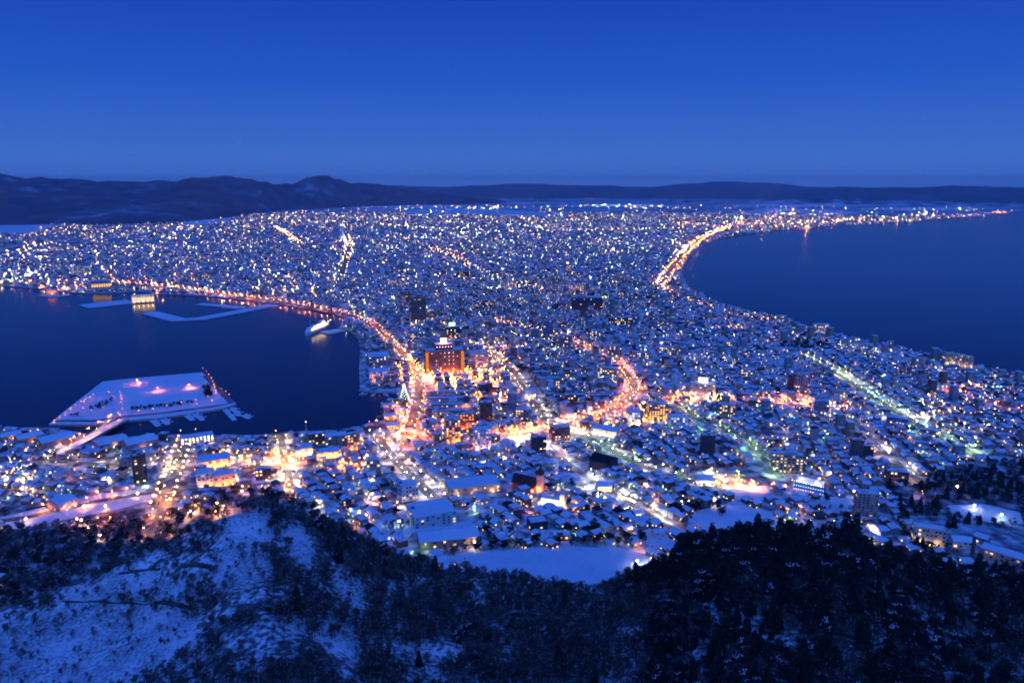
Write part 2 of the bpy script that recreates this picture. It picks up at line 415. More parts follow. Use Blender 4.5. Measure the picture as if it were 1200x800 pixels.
ridge('low_hills', [(250,250),(330,239),(390,233),(470,231),(560,236),(640,234),(720,238),(800,236),(880,237),(960,234),(1050,236),(1130,238),(1250,240)],
      11800, 13300, 15500, M['hilllow'], 9.7, amp=.9)
ridge('east_hills', [(860,232),(930,226),(1000,222),(1040,223),(1070,221),(1100,219),(1137,216),(1170,218),(1200,219),(1300,216),(1500,222)],
      14000, 16500, 19000, M['hill'], 5.3, amp=.3)
ridge('far_mountains', [(-200,214),(300,214),(434,217),(470,218),(540,219),(600,216),(636,215),(700,218),(760,219),(800,216),(850,214),(900,215),(940,218),(1000,220),(1300,219),(1500,220)],
      15000, 22000, 27000, M['hillfar'], 7.7, amp=.2)

# open snowy fields, parks
def sheet(name, pts, z_off, material, kind='structure', n=10, world=False):
    """sheet laid on the ground inside an outline, following the slope"""
    P = np.array(pts if world else Wp(pts)); x0, y0 = P.min(0); x1, y1 = P.max(0)
    # Delaunay of outline plus interior grid
    k = max((x1-x0)/n, (y1-y0)/n, 6)
    out = []
    for i in range(len(P)):
        a, b = P[i], P[(i+1) % len(P)]; c = max(1, int(np.hypot(*(b-a))/k))
        for j in range(c): out.append(a+(b-a)*j/c)
    gx, gy = np.meshgrid(np.arange(x0, x1, k), np.arange(y0, y1, k)); gx = gx.ravel(); gy = gy.ravel()
    m = in_poly(gx, gy, P) & (seg_dist(gx, gy, [tuple(q) for q in P]+[tuple(P[0])]) > k*.4)
    pts2 = [Vector((float(q[0]), float(q[1]))) for q in out]+[Vector((float(a), float(b))) for a, b in zip(gx[m], gy[m])]
    res = delaunay_2d_cdt(pts2, [], [list(range(len(out)))], 1, 1e-3)
    mb = MB(); mb.add([(p.x, p.y, h(p.x, p.y)+z_off) for p in res[0]], [tuple(f) for f in res[2]], material)
    o = mb.build(name); tag(o, kind=kind); return o
PARKS = [  # photo-pixel outlines of places without houses
    FIELD,
    [(756,634),(790,630),(800,640),(770,650)], [(808,600),(862,588),(905,600),(920,620),(830,640)],
    [(0,598),(60,590),(112,578),(165,572),(200,580),(190,610),(100,616),(20,622),(0,620)],
    [(0,618),(100,616),(190,606),(280,572),(350,588),(440,640),(300,650),(140,690),(0,740)],
    [(1050,575),(1090,560),(1140,545),(1200,538),(1260,600),(1240,700),(1150,672),(1108,640),(1060,612)],
    [(908,402),(960,398),(975,404),(940,411),(912,411)],
    [(848,573),(903,568),(914,577),(880,587),(848,585)],
    [(955,583),(998,581),(998,600),(958,603)],
    [(520,586),(565,612),(560,650),(480,640),(430,612),(470,594)],
    [(-30,268),(10,262),(45,260),(60,263),(58,270),(20,276),(-30,277)], [(470,247),(520,243),(600,246),(655,251),(640,254),(560,251),(480,251)], [(205,262),(240,256),(272,254),(270,259),(230,264)],
    [(808,548),(900,545),(905,566),(810,572)],
]
for i, nm in ((0, 'school_field'), (1, 'snowy_yard'), (2, 'snow_slope'), (7, 'skating_ground'), (8, 'snowy_yard'), (9, 'snowy_yard')):
    sheet(nm, PARKS[i] if i != 9 else [(440,607),(478,596),(488,620),(468,640),(436,614)], .12, M['snow'])
sheet('far_snow_field', [(-30,268),(10,262),(45,260),(60,263),(58,270),(20,276),(-30,277)], .3, M['snow'])
sheet('far_snow_field', [(470,247),(520,243),(600,246),(655,251),(640,254),(560,251),(480,251)], .3, M['snow'])
sheet('far_snow_field', [(860,249),(900,244),(985,246),(1010,250),(930,253),(880,253)], .3, M['snow'])
for q in ([(385,243.2),(470,240),(575,241),(520,244)], [(640,240.5),(760,239),(815,241.5),(700,243)], [(830,240.5),(960,238.5),(1080,240.5),(940,242.5)], [(560,237.5),(640,236.5),(690,238),(610,239)], [(1000,244.5),(1090,242.5),(1180,243.5),(1080,246.5)]): sheet('far_snow_field', q, .3, M['snow'])
sheet('far_snow_field', [(205,262),(240,256),(272,254),(270,259),(230,264)], .3, M['snow'])
sheet('snowy_clearing', [(1110,592),(1150,590),(1195,600),(1200,614),(1160,612),(1118,603)], .2, M['snow'])
sheet('snowy_lane', [(0,606),(60,592),(120,578),(165,574),(190,580),(150,594),(100,604),(30,618),(0,622)], .15, M['snow'])

# ------------------------------------------------------------------ roads (outline points in photo pixels; width in metres)
ROADS = {
 'harbour_road': ([(-60,335),(60,331),(120,330),(169,334),(236,342),(294,350),(341,356),(388,366),(420,371),(440,384),(455,400),(472,419),(485,432),(492,445),(492,460),(486,485),(479,503),(474,520)], 15, 'orange', 28, 2),
 'bay_street': ([(474,520),(455,540)], 9, 'orange', 24, 1),
 'tram_street': ([(438,508),(455,530),(480,555),(505,580),(517,592)], 13, 'white', 21, 2),
 'slope_avenue': ([(222,508),(214,530),(204,556),(196,580),(190,596)], 17, 'amber', 20, 2),
 'upper_slope_avenue': ([(196,580),(186,610),(176,630)], 10, 'amber', 26, 1),
 'market_street': ([(485,436),(520,440),(548,437),(575,440),(600,436)], 10, 'orange', 22, 2),
 'station_avenue': ([(545,405),(560,402),(590,427),(610,450),(626,475),(641,497),(660,512),(690,513)], 13, 'warm', 26, 2),
 'south_tram_street': ([(690,513),(720,528),(745,545),(775,556),(820,566),(850,575)], 12, 'green', 26, 2),
 'ring_road': ([(590,512),(640,503),(670,496),(700,488),(725,478),(740,465),(746,456),(736,441),(722,424)], 15, 'orange', 17, 2),
 'north_road': ([(722,424),(704,416),(682,407),(665,397),(640,391),(608,384),(575,376)], 12, 'orange', 26, 2),
 'crossing_road': ([(746,458),(785,465),(815,468),(845,470),(900,473),(955,476),(1000,478)], 11, 'orange', 28, 2),
 'south_avenue': ([(940,417),(975,434),(1000,450),(1030,470),(1060,488),(1100,512),(1150,535)], 12, 'green', 24, 2),
 'shore_road': ([(770,336),(778,328),(788,315),(797,303),(808,291),(822,280),(838,272),(855,266)], 20, 'orange', 42, 2),
 'beach_road': ([(766,326),(776,335),(787,345),(815,356),(850,368),(900,378)], 12, 'orange', 36, 1),
 'hill_avenue': ([(396,330),(402,316),(407,300),(410,286),(405,276)], 18, 'warm', 45, 1),
 'park_avenue': ([(505,290),(535,303),(560,318),(600,331),(640,340)], 18, 'amber', 75, 2),
 'east_avenue': ([(670,312),(690,304),(714,295),(740,285)], 16, 'green', 85, 1),
 'west_avenue': ([(322,266),(335,273),(352,286)], 18, 'amber', 80, 2),
 'garden_street': ([(1120,462),(1145,474),(1185,480),(1240,492)], 12, 'orange', 30, 2),
 'cemetery_road': ([(1000,492),(1035,530),(1062,550),(1085,572)], 9, 'white', 34, 1),
 'church_street': ([(640,520),(672,548),(720,580),(760,602),(792,622)], 8, 'white', 36, 1),
 'school_street': ([(780,475),(825,495),(862,512),(900,540),(915,560)], 9, 'green', 34, 1),
 'warehouse_quay': ([(425,500),(445,492),(470,505),(500,520)], 10, 'orange', 22, 1),
 'causeway_road': ([(72,532),(100,514),(126,498),(143,488)], 11, 'amber', 30, 2),
 'upper_lane': ([(-20,612),(30,611),(60,598),(110,586),(170,578),(240,572),(330,566)], 7, 'amber', 38, 1),
 'inner_road': ([(0,545),(60,540),(130,545),(200,548),(270,548),(330,545),(400,548)], 7, 'warm', 34, 1),
 'goryokaku_road': ([(430,262),(500,268),(600,272),(700,270),(800,268)], 14, 'warm', 60, 1),
 'tower_street': ([(328,508),(332,530),(336,552),(340,570)], 9, 'warm', 24, 1),
}
road_w = {}
for nm, (pts, wd, c, sp, sides) in ROADS.items():
    P = [np.array(q) for q in Wp(pts)]
    # resample
    Q = []
    for a, b in zip(P[:-1], P[1:]):
        n = max(1, int(np.hypot(*(b-a))/20))
        for j in range(n): Q.append(a+(b-a)*j/n)
    Q.append(P[-1])
    Q = np.array(Q)
    for _ in range(3):
        Q[1:-1] = (Q[:-2]+2*Q[1:-1]+Q[2:])/4
    road_w[nm] = (Q, wd, c, sp, sides)
def ribbon(name, Q, wd, zf, material, kerb=None):
    T = np.gradient(Q, axis=0); T /= np.linalg.norm(T, axis=1)[:, None]+1e-9
    N = np.stack((-T[:, 1], T[:, 0]), 1)
    L = Q+N*wd/2; Rr = Q-N*wd/2; Cc = Q
    mb = MB(); n = len(Q)
    vs = []
    for i in range(n):
        for p in (L[i], Cc[i], Rr[i]): vs.append((p[0], p[1], zf(p[0], p[1])))
    fs = []
    for i in range(n-1):
        a = i*3; fs += [(a, a+1, a+4, a+3), (a+1, a+2, a+5, a+4)]
    mb.add(vs, [f[::-1] for f in fs], material)
    if kerb:
        for side in (L, Rr):
            s = 1 if side is L else -1
            vs = []; fs = []
            for i in range(n):
                o = side[i]+N[i]*s*1.6
                z = zf(side[i][0], side[i][1])
                vs += [(side[i][0], side[i][1], z), (side[i][0], side[i][1], z+.15), (o[0], o[1], z+.15), (o[0], o[1], z-.1)]
            for i in range(n-1):
                a = i*4; fs += [(a, a+1, a+5, a+4), (a+1, a+2, a+6, a+5), (a+2, a+3, a+7, a+6)]
            mb.add(vs, fs, kerb)
    o = mb.build(name); tag(o, kind='structure'); return o
k = 0
for nm, (Q, wd, c, sp, sides) in road_w.items():
    k += 1
    ribbon(nm, Q, wd, lambda x, y, k=k: h(x, y)+.18+.012*k, M['street'], M['citysnow'])
    if nm in ('ring_road', 'tram_street', 'station_avenue', 'south_avenue', 'slope_avenue'):
        # dashed centre line, worn
        T = np.gradient(Q, axis=0); T /= np.linalg.norm(T, axis=1)[:, None]
        mb = MB()
        for i in range(0, len(Q)-1, 1):
            p = Q[i]; t = T[i]; nn = np.array((-t[1], t[0])); a = p-nn*.12; b_ = p+nn*.12; e = t*5
            vs = [(q[0], q[1], h(q[0], q[1])+.18+.012*k+.05) for q in (a, a+e, b_+e, b_)]
            mb.add(vs, [(0,1,2,3)], M['w_white'])
        o = mb.build('road_marking'); tag(o, kind='structure')

#@@PART2
# ================================================================== buildings of the town
ANCHORS = []      # (name phrase, px, py) used when a repeat is described by what it stands near
BLDG = []         # footprints kept free of houses: x, y, radius
def win_mesh(w, hgt, key, L):
    k = (round(w, 1), round(hgt, 1), key, L)
    if k not in win_mesh.c:
        mb = MB(); mb.box(-w/2, w/2, -.06, .0, 0, hgt, E(key, L, False) if L else M['glass'], bottom=False)
        win_mesh.c[k] = mb.mesh('window')
    return win_mesh.c[k]
win_mesh.c = {}
def child(name, me, parent, loc=(0,0,0), rz=0, sc=None):
    o = bpy.data.objects.new(name, me); o.location = loc; o.rotation_euler = (0,0,rz)
    if sc: o.scale = sc
    return link(o, parent)
def floodlight(parent, x, y, z, key, L, r=.45, face=1):
    """projector on a short post, its lit side turned up at the wall"""
    mb = MB(); mb.tube((x, y, -1), (x, y, z), .12, .08, M['steel'], 5); mb.ball((x, y-.1, z+.4), .34*r/.45, E(key, 22, False), 6, 4)
    n = Vector((0, .8, .6)); a = Vector((1, 0, 0)); b_ = n.cross(a); c = Vector((x, y+.35, z+.5)); rr = r*1.1
    mb.add([c+a*rr*math.cos(q*math.pi/4)+b_*rr*math.sin(q*math.pi/4) for q in range(8)], [tuple(range(8))], ED(key, round(L*5, -1)))
    return mb.build('floodlight', parent)
def building(name, label, cat, x0, x1, yt, yb, wall='grey', depth=.7, rot=0.0, lit=.35, key='warm', L=2.2, floors=None, cols=None,
             top='flat', rooftop=True, flood=None, anchor=None, balcony=False, sign=None, group=None, ww=None):
    """a building whose outline in the photograph runs from x0 to x1 and yt to yb"""
    cx = (x0+x1)/2
    p = W(cx, yb); D = math.hypot(p[0], p[1]); u = p[:2]/D
    dep = p[1]*CT-(p[2]-CAMZ)*ST
    tot = (x1-x0)*dep/FPX
    rz0 = -math.atan2(p[0], p[1])               # facing the viewer
    a = abs(rot); w = tot/(math.cos(a)+depth*math.sin(a)); d = depth*w
    tz, tt = tdep(cx, yt); hgt = max(3.0, CAMZ-D*tt-p[2])
    hgt = max(5.0 if top != 'black' else 6.0, CAMZ-(D+min(w*math.sin(a)+d*math.cos(a), 60))*tt-p[2]) if yb > 395 else hgt
    if top == 'gable': wallh = hgt*.72
    elif top == 'flat' and rooftop: wallh = hgt*.93
    else: wallh = hgt
    back = (w*math.sin(a)+d*math.cos(a))/2
    c = p[:2]+u*back
    zb = min(h(c[0]+i, c[1]+j) for i in (-w/2, 0, w/2) for j in (-d/2, 0, d/2))
    t = empty(name, (c[0], c[1], p[2]), rz0+rot); tag(t, label, cat, group)
    zo = zb-p[2]-1
    wm_ = M['w_'+wall]
    mb = MB(); mb.box(-w/2, w/2, -d/2, d/2, zo, wallh, wm_, bottom=False)
    if top == 'gable':
        x = w/2
        mb.add([(-x,-d/2,wallh),(-x,d/2,wallh),(-x,0,hgt-.3)], [(0,2,1)], wm_); mb.add([(x,-d/2,wallh),(x,d/2,wallh),(x,0,hgt-.3)], [(0,1,2)], wm_)
    # floor bands, slightly proud
    fh = 3.3 if wallh > 9 else 3.0
    nf = floors or max(1, int(wallh/fh)); fh = wallh/nf
    if nf > 3:
        for i in range(1, nf): mb.box(-w/2-.08, w/2+.08, -d/2-.08, d/2+.08, i*fh-.12, i*fh+.1, M['concrete'] if wall != 'dark' else wm_)
    mb.build('wall', t)
    rb = MB()
    if top == 'gable': rb.gable(w, d, wallh, hgt-wallh, M['snow'], .6, .3)
    elif top == 'brownroof': rb.gable(w, d, wallh, min(w, d)*.3, M['rust'], .6, .3)
    elif top == 'black': rb.gable(w, d, wallh, min(w, d)*.22, M['black'], .6, .3)
    elif top == 'arch':
        n = 8
        for i in range(n):
            a0 = math.pi*i/n; a1 = math.pi*(i+1)/n
            q = [(-w/2-.3, -d/2*1.02*math.cos(a0), wallh+d*.28*math.sin(a0)), (w/2+.3, -d/2*1.02*math.cos(a0), wallh+d*.28*math.sin(a0)),
                 (w/2+.3, -d/2*1.02*math.cos(a1), wallh+d*.28*math.sin(a1)), (-w/2-.3, -d/2*1.02*math.cos(a1), wallh+d*.28*math.sin(a1))]
            rb.add(q, [(0,1,2,3)], M['snow'])
        for sx in (-w/2-.3, w/2+.3):
            rb.add([(sx, -d/2*1.02*math.cos(math.pi*i/n), wallh+d*.28*math.sin(math.pi*i/n)) for i in range(n+1)], [tuple(range(n+1))], wm_)
    else:
        rb.box(-w/2+.3, w/2-.3, -d/2+.3, d/2-.3, wallh, wallh+.25, M['snow'])
        for q in ((-w/2,w/2,-d/2,-d/2+.3),(-w/2,w/2,d/2-.3,d/2),(-w/2,-w/2+.3,-d/2+.3,d/2-.3),(w/2-.3,w/2,-d/2+.3,d/2-.3)):
            rb.box(*q, wallh, wallh+.8, wm_)
    roof = rb.build('roof', t)
    if rooftop and top == 'flat':
        k = MB(); rw, rd = w*rnd.uniform(.25,.4), d*rnd.uniform(.3,.45); ox = rnd.uniform(-.2,.2)*w
        k.box(ox-rw/2, ox+rw/2, -rd/2, rd/2, wallh+.25, hgt, wm_); k.box(ox-rw/2-.1, ox+rw/2+.1, -rd/2-.1, rd/2+.1, hgt, hgt+.2, M['snow'])
        k.build('rooftop_unit', roof)
        if w > 18 and abs(-w*.4+1.5-ox) > rw/2+2: k = MB(); k.box(-w*.45, -w*.45+3, d*.1, d*.1+2.5, wallh+.25, wallh+1.8, M['steel']); k.build('air_unit', roof)
    # windows: one part each, on the two faces one sees
    faces = [(-d/2-.10, w, 0)]
    if a > .12: faces.append((-w/2-.10, d, 1 if rot > 0 else -1))
    ncm = 0
    for (off, L_, fc) in faces:
        nc = cols or max(2, min(9, int(L_/(3.6 if w < 40 else 6))))
        if fc: nc = max(1, int(nc*depth))
        nr = nf
        while nc*nr > 60: nr -= 1
        for r_ in range(nr):
            zz = (r_+.32)*wallh/nr
            for c_ in range(nc):
                on = rnd.random() < lit
                if not on and rnd.random() < .35: continue
                pos = -L_/2+(c_+.5)*L_/nc
                wwid = ww or min(2.2, L_/nc*.55); wh = min(1.7, fh*.5)
                kk = key if rnd.random() < .8 else rnd.choice(['warm','white','amber'])
                me = win_mesh(wwid, wh, kk, (L if rnd.random() < .7 else L*.45) if on else 0)
                if ncm >= 96: continue
                ncm += 1
                if fc == 0: child('window', me, t, (pos, off, zz))
                else: child('window', me, t, (fc*off, pos, zz), -math.pi/2 if fc > 0 else math.pi/2)
    if balcony:
        for i in range(1, nf):
            b_ = MB(); b_.box(-w*.46, w*.46, -d/2-1.3, -d/2-.15, i*fh+.12, i*fh+.28, M['concrete']); b_.box(-w*.46, w*.46, -d/2-1.35, -d/2-1.25, i*fh+.28, i*fh+1.1, M['w_'+wall])
            b_.build('balcony', t)
    if sign:
        s_ = MB(); sw = w*.35; s_.box(-sw/2, sw/2, -.4, .4, hgt+.3, hgt+.3+sw*.5, E(sign[0], sign[1])); s_.box(-.3,.3,-.3,.3,wallh, hgt+.3, M['steel'])
        s_.build('roof_sign', roof)
    if flood:
        kf, Lf, nfz = flood
        for i in range(nfz):
            x = (-.5+(i+.5)/nfz)*w; floodlight(t, x, -d/2-3.2, 2.2, kf, Lf*3.2)
    BLDG.append((c[0], c[1], max(w, d)*.5+5, w, d, rz0+rot))
    if anchor: ANCHORS.append((anchor, cx, (yt+yb)/2))
    return t, w, d, wallh, hgt

B = building
hotel = B('brick_hotel', 'broad red brick hotel glowing orange with a lit crown beside the harbour road', 'hotel', 497, 544, 404, 438, 'brick', .45, .12, .62, 'amber', 2.2, 11, 9, flood=('orange', 34, 8), anchor='the big brick hotel', ww=1.8)
# crown of the brick hotel
_t, _w, _d, _wh, _hh = hotel
c_ = MB(); c_.box(-_w*.22, _w*.22, -_d*.3, _d*.3, _wh+.3, _wh+10, M['w_dark']); c_.box(-_w*.23, _w*.23, -_d*.32, _d*.32, _wh+10, _wh+10.4, M['snow'])
for i in range(6): c_.box(-_w*.2+i*_w*.075, -_w*.2+i*_w*.075+1.4, -_d*.3-.1, -_d*.3, _wh+5, _wh+6.5, E('pink', 5, False))
c_.build('crown', _t)
c_ = MB(); c_.box(-5, 5, -3, 3, _wh+10.4, _wh+19, E('pink', 9)); c_.tube((0,0,_wh+19), (0,0,_wh+26), .3, .1, M['steel'], 5); c_.build('roof_sign', _t)
for sx in (-1, 1):
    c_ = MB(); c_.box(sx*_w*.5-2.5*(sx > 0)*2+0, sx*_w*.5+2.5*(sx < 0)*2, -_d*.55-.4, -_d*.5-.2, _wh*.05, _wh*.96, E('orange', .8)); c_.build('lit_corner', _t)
B('apartment_tower', 'tall narrow grey tower behind the brick hotel, topmost dark block by the bridge road', 'tower block', 480, 500, 346, 378, 'brown', .6, .2, .15)
B('office_tower', 'dark tower with a greenish lit rooftop sign behind the brick hotel', 'office block', 519, 541, 380, 397, 'dark', .6, .2, .2, sign=('green', 4))
B('office_building', 'office block under a bright blue roof sign near the station', 'office block', 492, 506, 362, 374, 'grey', .7, .1, .5, sign=('blue', 6))
B('apartment_block', 'pale grey apartment slab left of the dark signed tower', 'apartment block', 479, 500, 385, 403, 'grey', .5, -.2, .3)
B('brick_block', 'squat reddish block far up the shore road from the brick hotel', 'office block', 469, 485, 341, 355, 'brick', .6, .1, .3, key='orange')
B('station_complex', 'long dark building edged by two glowing orange bays', 'office block', 669, 706, 348, 367, 'dark', .5, .1, .2, flood=('orange', 30, 3), anchor='the dark building with orange bays')
B('lit_store', 'low orange glowing store just above the dark orange-edged building', 'store', 665, 684, 334, 346, 'cream', .6, .1, .8, 'amber', 3, flood=('amber', 40, 4))
B('broadcast_tower', 'slender tower with a pink light on its roof far inland', 'tower', 661, 669, 309, 321, 'grey', .8, .1, .3, sign=('pink', 8))
B('apartment_block', 'pair of tall grey flats right beside the orange inland road', 'apartment block', 653, 670, 390, 409, 'grey', .7, .2, .2, balcony=True)
B('apartment_block', 'slim dark blue tall block left of the paired grey flats', 'apartment block', 636, 648, 372, 400, 'blue', .8, .1, .1)
B('apartment_block', 'tall grey apartment block at the top bend of the orange ring road', 'apartment block', 710, 728, 402, 422, 'grey', .6, .15, .25, balcony=True, anchor='the apartments at the ring road bend')
B('apartment_block', 'wide pale apartment slab just left of the orange ring road', 'apartment block', 700, 726, 428, 443, 'beige', .4, -.1, .35, balcony=True)
B('apartment_block', 'reddish brown mid-rise block inside the orange ring road', 'apartment block', 660, 675, 459, 476, 'brick', .7, .2, .2)
B('business_hotel', 'brown hotel with many amber windows right of the orange junction', 'hotel', 757, 782, 468, 494, 'tan', .6, .25, .7, 'amber', 2.6, 8, anchor='the brown hotel by the orange junction', flood=('amber', 22, 3))
B('white_office', 'narrow white floodlit building left of the brown amber-windowed hotel', 'office block', 735, 750, 479, 500, 'white', .7, .2, .5, 'white', 2.5, flood=('warm', 40, 2))
B('hospital_block', 'broad white block right of the brown amber-windowed hotel', 'hospital', 781, 806, 484, 498, 'white', .6, .1, .4, 'white', 2)
B('meeting_hall', 'large low white hall with a wide snowy roof below the orange junction', 'hall', 692, 728, 497, 513, 'white', .6, -.3, .5, 'amber', 2.5, rooftop=False, flood=('warm', 30, 4), anchor='the low white hall')
B('apartment_block', 'dark reddish block between the orange road and the white tram street', 'apartment block', 644, 668, 495, 517, 'brick', .6, .2, .25, anchor='the dark red block')
B('apartment_block', 'dark slab with one bright vertical stair light below the red block', 'apartment block', 622, 640, 508, 531, 'dark', .5, .2, .1, anchor='the dark stair-lit slab')
B('apartment_tower', 'lone dark tower rising among small roofs right of the tram street', 'tower block', 820, 837, 505, 534, 'dark', .7, .15, .06, anchor='the lone dark tower')
B('city_office', 'long pale building with a bright white roof sign near the town centre', 'office block', 808, 838, 446, 462, 'cream', .4, .05, .4, sign=('white', 7))
B('hotel_tower', 'pinkish white twin tower standing alone above low roofs', 'tower block', 929, 947, 434, 465, 'pink', .7, .2, .12, anchor='the pinkish twin tower')
B('hotel_tower', 'brownish narrow tower leaning against the left of the pinkish twin', 'tower block', 922, 931, 436, 460, 'brick', .9, .2, .1)
B('apartment_block', 'grey mid-rise at the right end of the orange crossing road', 'apartment block', 954, 970, 466, 485, 'grey', .8, .1, .15)
B('apartment_tower', 'taller of two adjoining dark towers left of the cemetery road', 'tower block', 996, 1010, 511, 535, 'brown', .8, .1, .04, anchor='the two adjoining dark towers')
B('apartment_tower', 'shorter of two adjoining dark towers left of the cemetery road', 'tower block', 1010, 1022, 519, 536, 'dark', .8, .1, .04)
B('office_building', 'greenish long office with lit window bands left of the blue-lit mansion', 'office block', 903, 939, 526, 555, 'green', .35, .1, .45, 'warm', 1.6, 6, 8, anchor='the greenish office')
for i, (a, b_, nm) in enumerate(((1103,1110,'leftmost'),(1110,1117,'second'),(1117,1124,'third'),(1124,1131,'fourth'),(1131,1138,'rightmost'))):
    B('seaside_flats', f'pale floodlit slab of the seaside estate, {nm} in its row of five', 'apartment block', a, b_+1, 411+i*1.3, 427+i*1.2, 'cream', 1.6, .5, .15, rooftop=(i == 0), group='seaside estate slabs', flood=('warm', 14, 1), anchor='the seaside estate' if i == 2 else None)
B('apartment_block', 'pale slab row near the sea left of the seaside estate', 'apartment block', 990, 1012, 401, 410, 'cream', .4, .2, .3, key='warm')
B('apartment_block', 'pale seaside block above the dark pine grove', 'apartment block', 952, 971, 380, 392, 'cream', .5, .3, .3, flood=('warm', 12, 2))
B('apartment_block', 'small block on the beach edge farthest up the coast', 'apartment block', 909, 922, 370, 378, 'beige', .6, .2, .2)
B('apartment_tower', 'white ten-storey tower at the forest edge with dark window rows', 'tower block', 1000, 1026, 570, 606, 'beige', .6, .3, .08, 'warm', 1.5, 9, 5, anchor='the white forest-edge tower')
B('school_building', 'cream four-storey school block with two rows of dim windows by the forest', 'school', 1068, 1104, 612, 640, 'cream', .45, .2, .12, 'warm', 1.5, 4, 8, rooftop=False, flood=('warm', 9, 2), anchor='the cream school block')
B('school_wing', 'long low school wing with a blue snow roof at the right edge', 'school', 1150, 1200, 640, 661, 'pink', .45, -.15, .1, 'warm', 1.2, 2, 9, rooftop=False, anchor='the long low school wing')
B('chapel_house', 'white gabled house cluster beside a dark chimney in the woods', 'house', 1112, 1137, 623, 643, 'white', .8, .35, .2, top='gable', anchor='the white gabled house in the woods')
B('garden_villa', 'small snow-roofed villa behind the dark chimney tower', 'house', 1142, 1158, 622, 638, 'grey', .8, -.3, .3, top='gable')
B('public_bath', 'brown building with one glowing orange sign and red roof lights', 'hotel', 1036, 1062, 546, 568, 'brown', .6, .2, .2, flood=('amber', 12, 1), anchor='the brown building with red roof lights')
B('waterfront_hotel', 'tall hotel washed in orange light from its foot', 'hotel', 521, 540, 487, 520, 'tan', .6, .2, .5, 'orange', 2.5, 10, flood=('orange', 60, 3), anchor='the orange-lit tall hotel')
B('waterfront_hotel', 'rear orange-lit hotel wing right behind the tall orange hotel', 'hotel', 538, 556, 481, 503, 'brick', .6, .1, .6, 'orange', 2.4, 7, flood=('orange', 30, 2))
B('white_hotel', 'white hotel with rows of pinkish window bays below the orange hotels', 'hotel', 554, 576, 497, 528, 'white', .6, .2, .35, 'pink', 1.8, 9, 6, flood=('pink', 16, 3), anchor='the white bay-windowed hotel')
B('apartment_tower', 'plain reddish tower right of the market roofs', 'tower block', 562, 577, 467, 494, 'brick', .8, .1, .08, balcony=True, anchor='the plain reddish tower')
B('lit_store', 'low floodlit store with a wide snowy roof right of the brick hotel', 'store', 548, 572, 410, 430, 'cream', .7, .15, .4, 'amber', 3, 3, rooftop=False, flood=('orange', 50, 4), anchor='the floodlit store')
B('fish_market', 'blue-white roofed quay shed with roof opening on the harbour pier', 'warehouse', 430, 458, 411, 431, 'grey', 1.0, .08, .2, rooftop=True, anchor='the harbour pier sheds')
B('fish_market', 'white quay shed nearest the inlet at the pier end', 'warehouse', 432, 456, 431, 448, 'white', .8, .08, .5, 'orange', 2, rooftop=False, flood=('orange', 24, 2))
for i in range(4):
    B('market_hall', ['longest snowy market roof right of the harbour road', 'second snowy market roof below the lamp-lined one', 'third snowy market roof down from the harbour road', 'lowest snowy market roof above the white hotel'][i], 'market hall',
      495+i*5, 560-i*3, 457+i*7.5, 463+i*7.5, 'grey', .14, -.04, .3, 'amber', 2, 1, 9, rooftop=False, group='market halls', anchor='the market halls' if i == 1 else None)
for i, (a, b_, c, d_) in enumerate(((448,463,470,480),(462,475,476,485),(449,465,482,492),(466,478,488,497),(452,468,493,503),(470,484,500,508))):
    B('brick_warehouse', ['gabled brick warehouse at the tip of the wharf', 'gabled warehouse nearest the lit tree', 'second-row warehouse facing the bay', 'second-row warehouse against the harbour road', 'lowest warehouse glowing orange by the quay', 'lowest warehouse beside the end of the harbour road'][i],
      'warehouse', a, b_, c, d_, 'brick', .8, .1, .5, 'orange', 3, 2, top='gable', group='wharf warehouses', flood=('orange', 45, 2), anchor='the wharf warehouses' if i == 2 else None)
B('office_building', 'blue-grey building with pale sign at the near shore, centre of the row', 'office block', 361, 381, 504, 521, 'brown', .6, .1, .2, anchor='the spired shore building')
B('glass_hall', 'long pale green hall with snowy roof beside the near shore', 'hall', 381, 408, 506, 524, 'green', .6, .05, .25, 'white', 1.6, rooftop=False)
B('lit_office', 'amber block glowing at the left end of the wharf road', 'office block', 407, 422, 504, 528, 'tan', .7, .1, .5, 'amber', 3, flood=('orange', 40, 2), anchor='the amber wharf block')
B('restaurant_house', 'yellow glowing hall with snowy roof near the spired shore building', 'restaurant', 370, 400, 523, 538, 'cream', .6, .1, .7, 'amber', 3.5, 2, flood=('amber', 50, 5), anchor='the yellow glowing hall')
B('restaurant_house', 'smaller warm glowing hall left of the yellow one', 'restaurant', 345, 367, 521, 535, 'cream', .6, .1, .7, 'warm', 3.5, 2, flood=('warm', 40, 3))
B('lit_hall', 'large orange floodlit hall right of the slope avenue', 'hall', 233, 270, 531, 549, 'cream', .7, .05, .5, 'amber', 3, 3, rooftop=False, flood=('amber', 50, 5), anchor='the orange hall by the slope avenue')
B('townhouse_block', 'pale building with a plain blue roof beside the slope avenue', 'office block', 231, 250, 548, 571, 'white', 1.1, .1, .2, rooftop=False, flood=('amber', 20, 2), anchor='the plain blue-roofed block')
B('lit_hall', 'amber-lit low hall right of the plain blue-roofed block', 'hall', 252, 276, 551, 570, 'cream', .6, .05, .4, 'amber', 3, 2, rooftop=False, flood=('orange', 60, 3))
B('harbour_office', 'office with bright white window rows on the near shore', 'office block', 213, 250, 507, 519, 'grey', .4, .05, .95, 'white', 4, 3, 9, rooftop=False, anchor='the bright shore office')
B('apartment_tower', 'dark tower with a lit stair column left of the slope avenue', 'tower block', 158, 173, 527, 566, 'dark', .8, .2, .1, 'yellow', 2, anchor='the dark tower with a lit stair')
B('apartment_block', 'grey block just left of the dark stair-lit tower', 'apartment block', 140, 154, 532, 552, 'grey', .8, .2, .1)
